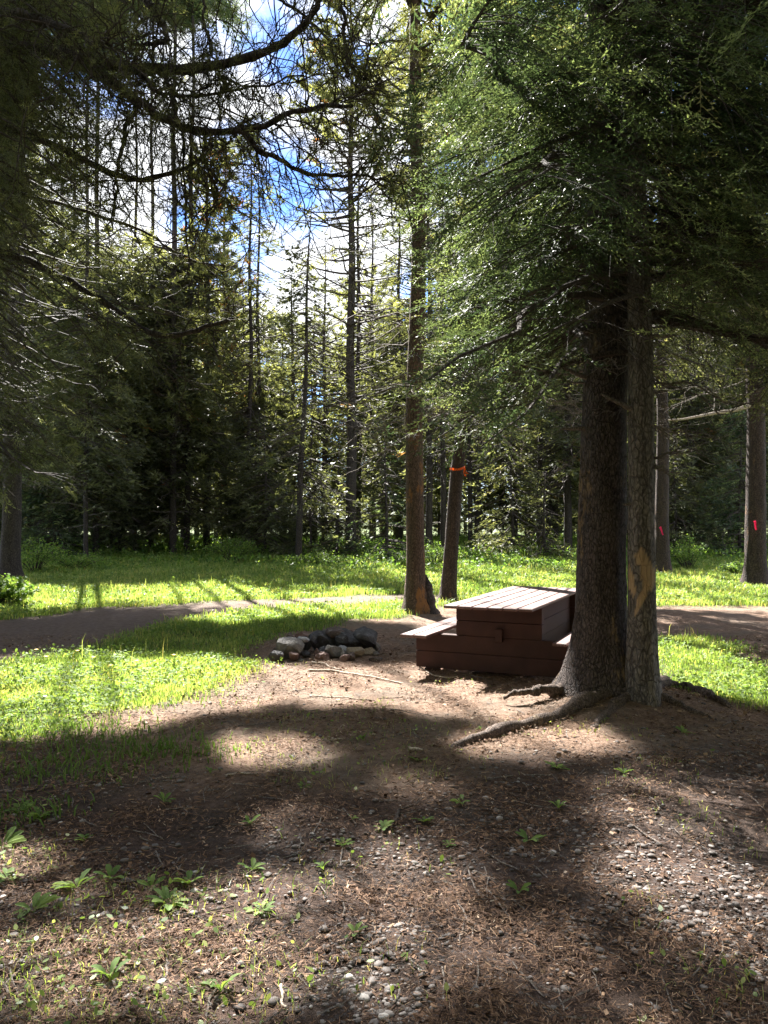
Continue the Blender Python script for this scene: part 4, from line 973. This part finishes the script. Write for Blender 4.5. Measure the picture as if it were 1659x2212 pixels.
# tall herbs at the wood edge
herbs = MB(); n = 60000; x = r.uniform(-20, 22, n); y = r.uniform(24, 40, n); hh = fbm(x * .5, y * .5, 71, 3); k = hh > .42; x, y, hh = x[k], y[k], hh[k]
zt = r.random(len(x)) * (hh - .3) * np.interp(y, [24, 29, 33], [.5, 1.2, 2.0]); oval_leaves(herbs, x, y, gz(x, y) + zt, r.uniform(.06, .16, len(x)), r, np.clip(r.normal(.5, .25, len(x)), 0, 1), .7)
x = r.uniform(-22, 24, 50000); y = r.uniform(30, 60, 50000); blades(herbs, x, y, r.uniform(.2, .6, len(x)), np.full(len(x), .05), r, np.clip(r.normal(.5, .25, len(x)), 0, 1))
o = part('undergrowth', herbs, [M_SHRUB]); tag(o, 'tangled green undergrowth along the foot of the wood', 'undergrowth', kind='stuff')

def shrub(px, py, wd, h, label, seed, leafs=1400, ls=.06, name='shrub'):
    g = G(px, py); z0 = float(gz(*g)); E = empty(name, (g[0], g[1], z0), label, 'shrub'); rr = np.random.default_rng(seed); off = (g[0], g[1], z0)
    st = MB(); lf = MB(); ns = 26; tips = []
    for k in range(ns):
        a = rr.uniform(0, 2 * pi); q = rr.random() ** .5; e = np.array([g[0] + cos(a) * wd / 2 * q, g[1] + sin(a) * wd / 2 * q, z0 + h * rr.uniform(.6, 1) * (1 - .45 * q)])
        t = np.linspace(0, 1, 6); b = np.array([g[0] + cos(a) * .08, g[1] + sin(a) * .08, z0]); P = b + (e - b) * t[:, None]; P[:, 2] += .12 * h * np.sin(t * pi); tubes(st, P, .012 * np.linspace(1, .3, 6), 4); tips.append(P)
    T = np.array(tips); k = rr.integers(0, ns, leafs); j = rr.uniform(1.5, 5, leafs); i0 = j.astype(int); fr = (j - i0)[:, None]; Q = T[k, i0] * (1 - fr) + T[k, np.minimum(i0 + 1, 5)] * fr + rr.normal(0, .1, (leafs, 3)) * [wd * .55, wd * .55, h * .5]
    oval_leaves(lf, Q[:, 0], Q[:, 1], np.maximum(Q[:, 2], z0 + .03), ls * rr.uniform(.6, 1.3, leafs), rr, np.clip(rr.normal(.6, .25, leafs), 0, 1), .6)
    part('stems', st, [M_TWIG], E, off); part('foliage', lf, [M_SHRUB], E, off)
shrub(434, 569, 1.9, 1.0, 'bright yellow green shrub between the orange barked pine and the ribbon tree', 1)
shrub(688, 573, 1.6, 1.3, 'sunlit yellow green shrub right of the stripped trunk', 2, 1800)
shrub(35, 574, 2.6, 1.3, 'pale green shrub right of the left edge trunk', 3, 2200)
shrub(234, 567, 2.0, 1.2, 'rounded dark green bush at the foot of the wood left of centre', 4, 2000)
shrub(8, 606, 1.2, .7, 'low broad leaved sunlit clump at the left picture edge', 5, 1400, .08)
shrub(75, 572, 2.2, .7, 'low leafy shrub at the foot of the slim left trunk', 6, 1500)
shrub(320, 569, 2.4, .7, 'low leafy shrub below the thick black pine', 7, 1500)
shrub(740, 578, 1.4, .6, 'grey green low shrub between the right edge trunk and the bright shrub', 8, 1000)

# ---------------------------------------------------------------- litter, pebbles, sticks
lit = MB(); n = 260000; x, y = zones(n, 0, 0, 2.2, 11, r); s, p = soil_mask(x, y); k = (s > .5) | (r.random(n) < .12); x, y = x[k], y[k]
dn = fbm(x * 3, y * 3, 81, 3); k = r.random(len(x)) < np.clip((dn - .25) * 2.2, .15, 1); x, y = x[k], y[k]; n = len(x)
ln = r.uniform(.01, .034, n) * (1 + (r.random(n) < .03) * .8); a = r.uniform(0, 2 * pi, n); tz = r.normal(0, .25, n); wv = np.interp(y, [2, 10], [.0016, .004]) * r.uniform(.6, 1.5, n) * (1 + (r.random(n) < .05) * 3)
u = np.stack([np.cos(a), np.sin(a), tz], 1) * (ln / 2)[:, None]; v = np.stack([-np.sin(a), np.cos(a), r.normal(0, .6, n)], 1) * (wv / 2)[:, None]; c = np.stack([x, y, gz(x, y) + .012 + r.uniform(-.004, .012, n)], 1)
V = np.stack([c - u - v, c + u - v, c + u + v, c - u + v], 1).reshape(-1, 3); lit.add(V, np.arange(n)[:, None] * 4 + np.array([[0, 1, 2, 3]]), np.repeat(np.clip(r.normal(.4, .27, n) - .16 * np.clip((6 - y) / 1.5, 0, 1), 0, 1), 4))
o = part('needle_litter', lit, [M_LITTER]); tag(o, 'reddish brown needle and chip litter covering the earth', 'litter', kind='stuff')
def ico(sub):
    import bmesh
    bm = bmesh.new(); bmesh.ops.create_icosphere(bm, subdivisions=sub, radius=1); V = np.array([v.co[:] for v in bm.verts]); F = np.array([[q.index for q in f.verts] for f in bm.faces]); bm.free(); return V, F
peb = MB(); IV, IF = ico(2); n = 52000; x, y = zones(n, 0, 0, 2.3, 7.5, r); gm = gravel_mask(x, y); cn = fbm(x * 2.6, y * 2.6, 91, 3)
k = r.random(n) < np.clip(gm * .6 * np.clip((cn - .36) * 4, 0, 1) + .05, 0, 1); x, y = x[k], y[k]; n = len(x)
for q in range(6):
    TV = IV * (1 + .18 * (fbm(IV[:, 0] * 1.5 + q * 7 + 5, IV[:, 1] * 1.5 + IV[:, 2] * 1.5 + 8, q)[:, None] - .5) * 2); m = np.arange(n) % 6 == q; N = m.sum()
    sz = np.clip(r.lognormal(math.log(.0049), .6, N), .0022, .018); SC = np.stack([sz * r.uniform(.9, 1.5, N), sz, sz * r.uniform(.4, .7, N)], 1); a = r.uniform(0, 2 * pi, N)
    VV = TV[None] * SC[:, None]; ca, sa = np.cos(a)[:, None], np.sin(a)[:, None]; VV = np.stack([VV[..., 0] * ca - VV[..., 1] * sa, VV[..., 0] * sa + VV[..., 1] * ca, VV[..., 2]], -1)
    VV += np.stack([x[m], y[m], gz(x[m], y[m]) + sz * .05 + .004], 1)[:, None]; peb.add(VV.reshape(-1, 3), (IF[None] + (np.arange(N) * len(TV))[:, None, None]).reshape(-1, 3), np.repeat(np.clip(r.normal(.5, .22, N), 0, 1), len(TV)))
o = part('gravel', peb, [M_STONE], smooth=True); tag(o, 'grey and whitish pebbles scattered in the foreground earth', 'gravel', kind='stuff')
tws = MB(); n = 520; x, y = zones(n, 0, 0, 2.4, 9, r); s, p = soil_mask(x, y); k = s > .5; x, y = x[k], y[k]
a = r.uniform(0, 2 * pi, len(x)); ln = r.uniform(.05, .28, len(x)); t = np.linspace(-.5, .5, 6); P = np.stack([x[:, None] + np.cos(a)[:, None] * t * ln[:, None], y[:, None] + np.sin(a)[:, None] * t * ln[:, None], np.zeros((len(x), 6))], -1) + np.cumsum(r.normal(0, .005, (len(x), 6, 3)), 1)
P[..., 2] = gz(P[..., 0], P[..., 1]) + .012; tubes(tws, P, r.uniform(.0015, .004, len(x))[:, None] * np.ones((1, 6)), 4)
o = part('twig_litter', tws, [M_DEAD]); tag(o, 'small broken twigs strewn over the earth', 'litter', kind='stuff')
def stick(pts, r0, label, mt=M_STICK, name='stick'):
    P = np.array([[*GZ(a, b), 0] for a, b in pts]); s = np.linspace(0, 1, len(P)); t = np.linspace(0, 1, 20); Q = np.stack([np.interp(t, s, P[:, i]) for i in range(3)], 1)
    for _ in range(2): Q[1:-1] = (Q[:-2] + 2 * Q[1:-1] + Q[2:]) / 4
    Q += np.cumsum(np.random.default_rng(int(pts[0][0])).normal(0, .004, Q.shape), 0); Q[:, 2] = gz(Q[:, 0], Q[:, 1]) + r0 * .9
    mb = MB(); tubes(mb, Q, r0 * np.linspace(1, .5, 20), 8); o = part(name, mb, [mt], None, tuple(Q[0]), smooth=True); tag(o, label, 'stick', 'fallen sticks')
stick([(308, 671), (330, 671), (355, 675), (380, 679), (402, 684)], .013, 'long bleached stick lying before the fire ring')
stick([(312, 663), (325, 664), (335, 669), (342, 671)], .012, 'short brown stick nearest the fire ring')
stick([(310, 696), (345, 697), (375, 700)], .007, 'thin pale stick in the sunny earth below the bleached one')
stick([(318, 741), (345, 739)], .009, 'pale twig in the shade left of the long root')
stick([(408, 750), (422, 752)], .016, 'bleached bark chip before the tip of the long root')
stick([(420, 668), (432, 676), (448, 679), (456, 677)], .012, 'forked grey twig at the near left corner of the table')
stick([(225, 776), (240, 773), (262, 775)], .008, 'straight pale twig in the shaded earth left of centre')
stick([(280, 985), (284, 1003), (286, 1012)], .006, 'small bone white forked twig near the bottom edge')
stick([(690, 950), (720, 955), (760, 953)], .006, 'thin pale twig at the lower right edge')
stick([(395, 823), (400, 812), (412, 806)], .012, 'dark curved stick near the middle foreground', M_TWIG)

# leafy weeds, each an own plant
def rosette(seed, n=8, L=.09, up=.7):
    rr = np.random.default_rng(seed); mb = MB()
    for k in range(n):
        a = k * 2.4 + rr.normal(0, .2); l = L * rr.uniform(.6, 1.15); el = up * rr.uniform(.5, 1.3); m = 9; t = np.linspace(0, 1, m)
        R_ = l * t * np.cos(el * (1 - .5 * t)); Z_ = l * (t * np.sin(el) - .45 * t ** 2 * np.sin(el)) ; wd = l * .13 * (np.sin(np.clip(t, 0, 1) ** 1.5 * pi * .93) + .1) * (1 + .22 * (np.arange(m) % 2))
        ca, sa = cos(a), sin(a); c = np.stack([R_ * ca, R_ * sa, Z_], 1); s = np.stack([-sa * wd, ca * wd, wd * .35], 1); s2 = np.stack([sa * wd, -ca * wd, wd * .35], 1)
        V = np.concatenate([c + s, c, c + s2]); i = np.arange(m - 1); mb.add(V, np.concatenate([np.stack([i, i + 1, i + 1 + m, i + m], 1), np.stack([i + m, i + m + 1, i + 2 * m + 1, i + 2 * m], 1)]), rr.uniform(.2, 1))
    return mb
ros = [rosette(1, 9).mesh('leaves', mats=[M_LEAF]), rosette(2, 6, .09, 1.0).mesh('leaves', mats=[M_LEAF]), rosette(3, 11, .09, .5).mesh('leaves', mats=[M_LEAF]), rosette(4, 5, .09, 1.2).mesh('leaves', mats=[M_LEAF])]
D = .463
weeds_ = [(1200, 1655, 1.35, 2, 'widest pale green rosette below the foot of the fir pair'), (1205, 1735, 1.0, 1, 'rosette straight below the widest one'), (995, 1732, 1.0, 0, 'bright two sided rosette right of centre, above the row of three'),
          (915, 1765, 1.0, 0, 'right rosette in the bright row of three'), (828, 1775, 1.0, 0, 'middle rosette in the bright row of three'), (742, 1812, 1.0, 2, 'left rosette in the bright row of three'),
          (540, 1770, 1.0, 3, 'upright yellow green sprout at the centre left on lit earth'), (1140, 1805, 1.2, 1, 'lanky rosette with one arching leaf at right of centre'), (970, 1815, .8, 0, 'small flat seedling below the bright two sided rosette'),
          (355, 1722, 1.1, 1, 'grey green rosette with a long leaf pointing up at left'), (88, 1750, 1.5, 0, 'broad pale rosette in deep shade at far left'), (45, 1735, 1.2, 0, 'rosette touching the broad pale one at far left'),
          (185, 1800, 1.1, 3, 'thin upright sprout below the shaded pair at left'), (170, 1905, 1.5, 0, 'tall leafy rosette at left, one of a facing pair'), (240, 1885, 1.3, 1, 'second rosette of the facing pair at left'),
          (75, 1955, 1.5, 0, 'sunlit leafy weed low at the left edge'), (330, 1905, 1.2, 1, 'upright leafy weed above the sprawling one'), (410, 1900, 1.2, 0, 'curled leaf weed right of the sprawling one'), (365, 1945, 1.5, 2, 'sprawling many leaved weed at left centre'),
          (545, 1870, 1.2, 1, 'dark weed in the shaded pebbles'), (565, 1958, 1.1, 2, 'flat bright rosette in the lower left light patch'), (240, 2115, 1.3, 1, 'tall leafy weed near the bottom left'), (480, 2135, 1.2, 1, 'weed with broad leaf near the bottom edge left of centre'),
          (1475, 1580, 1.2, 0, 'bright rosette right of the fir roots'), (1508, 1497, 1.0, 0, 'weed on the lit strip right of the slim fir'), (1605, 1500, 1.2, 2, 'bright leafy weed at the right edge by the lawn patch'),
          (350, 1617, 1.1, 0, 'lit sprout where the lawn thins out'), (455, 1662, .9, 3, 'small sprout left of centre in brown litter'), (655, 1697, .9, 1, 'dark small rosette in the middle of the litter'), (785, 1602, .9, 3, 'tiny bright sprout left of the long root'),
          (1037, 1570, .7, 3, 'tiny sprout above the long root'), (1345, 1670, 1.1, 1, 'rosette right of the widest one'), (1392, 1530, 1.2, 3, 'grassy sprout at the foot of the slim fir'), (1120, 1917, 1.0, 1, 'sparse weed with narrow leaves in the right foreground'),
          (770, 2010, .9, 1, 'narrow sprout low in the middle'), (900, 1642, .9, 2, 'dark flat rosette left of the root tip'), (762, 1762, .7, 3, 'little sprout between the left and middle row rosettes'), (8, 1805, 1.6, 0, 'large weed cut by the left edge'),
          (700, 1870, .9, 3, 'thin sprout at centre in the shaded gravel'), (1165, 2000 - 200, .6, 3, 'tiny leaf pair beside the lanky rosette'), (20, 1880, 1.4, 2, 'bushy weed at the left edge above the sunlit one')]
for i, (a, b, s, kd, lab) in enumerate(weeds_):
    g = G(a * D, b * D + 3); o = bpy.data.objects.new('weed_rosette', ros[kd]); COL.objects.link(o); o.location = (g[0], g[1], float(gz(*g)) + .002); o.rotation_euler = (.22 * sin(i * 3.1), .22 * cos(i * 5.3), i * 1.7); sc = s * .74; o.scale = (sc, sc * (.85 + .3 * ((i * 7) % 5) / 5), sc * (.8 + .6 * ((i * 3) % 4) / 4))
    tag(o, lab, 'weed', 'leafy weeds in the foreground')
# dandelion flowers on the left lawn
fl = MB(); 
for k in range(26):
    a = k * 2.4; q = .017 * (k / 26) ** .5; d_ = np.array([cos(a), sin(a), .3]); s = np.array([-sin(a), cos(a), 0]) * .003; b = np.array([q * cos(a), q * sin(a), .0]) * .5
    fl.add([b - s, b + s, b + d_ * .017], [[0, 1, 2]])
flm = fl.mesh('flower_head', mats=[M_YEL]); sm = MB(); tubes(sm, np.array([[0, 0, -.13], [.01, 0, -.06], [0, 0, 0]]), np.array([.002, .002, .002]), 4, ref=(1, 0, 0)); smm = sm.mesh('stem', mats=[M_LEAF])
for i, (px, py, lab) in enumerate([(37, 653, 'yellow dandelion farthest left on the lawn'), (47, 660, 'yellow dandelion beside the farthest left one'), (78, 655, 'brightest yellow dandelion on the left lawn'), (94, 661, 'small yellow dandelion right of the brightest'),
                                   (111, 671, 'low yellow dandelion nearest the camera'), (137, 666, 'yellow dandelion alone at the shade edge'), (174, 661, 'yellow dandelion farthest right')]):
    g = G(px, py + 8); z = float(gz(*g)); E = empty('dandelion', (g[0], g[1], z), lab, 'flower', 'dandelions on the lawn')
    for nm, me in (('flower_head', flm), ('stem', smm)):
        o = bpy.data.objects.new(nm, me); COL.objects.link(o); o.parent = E; o.location = (0, 0, .14); o.scale = (1.3, 1.3, 1.05 if nm == 'stem' else 1.3)
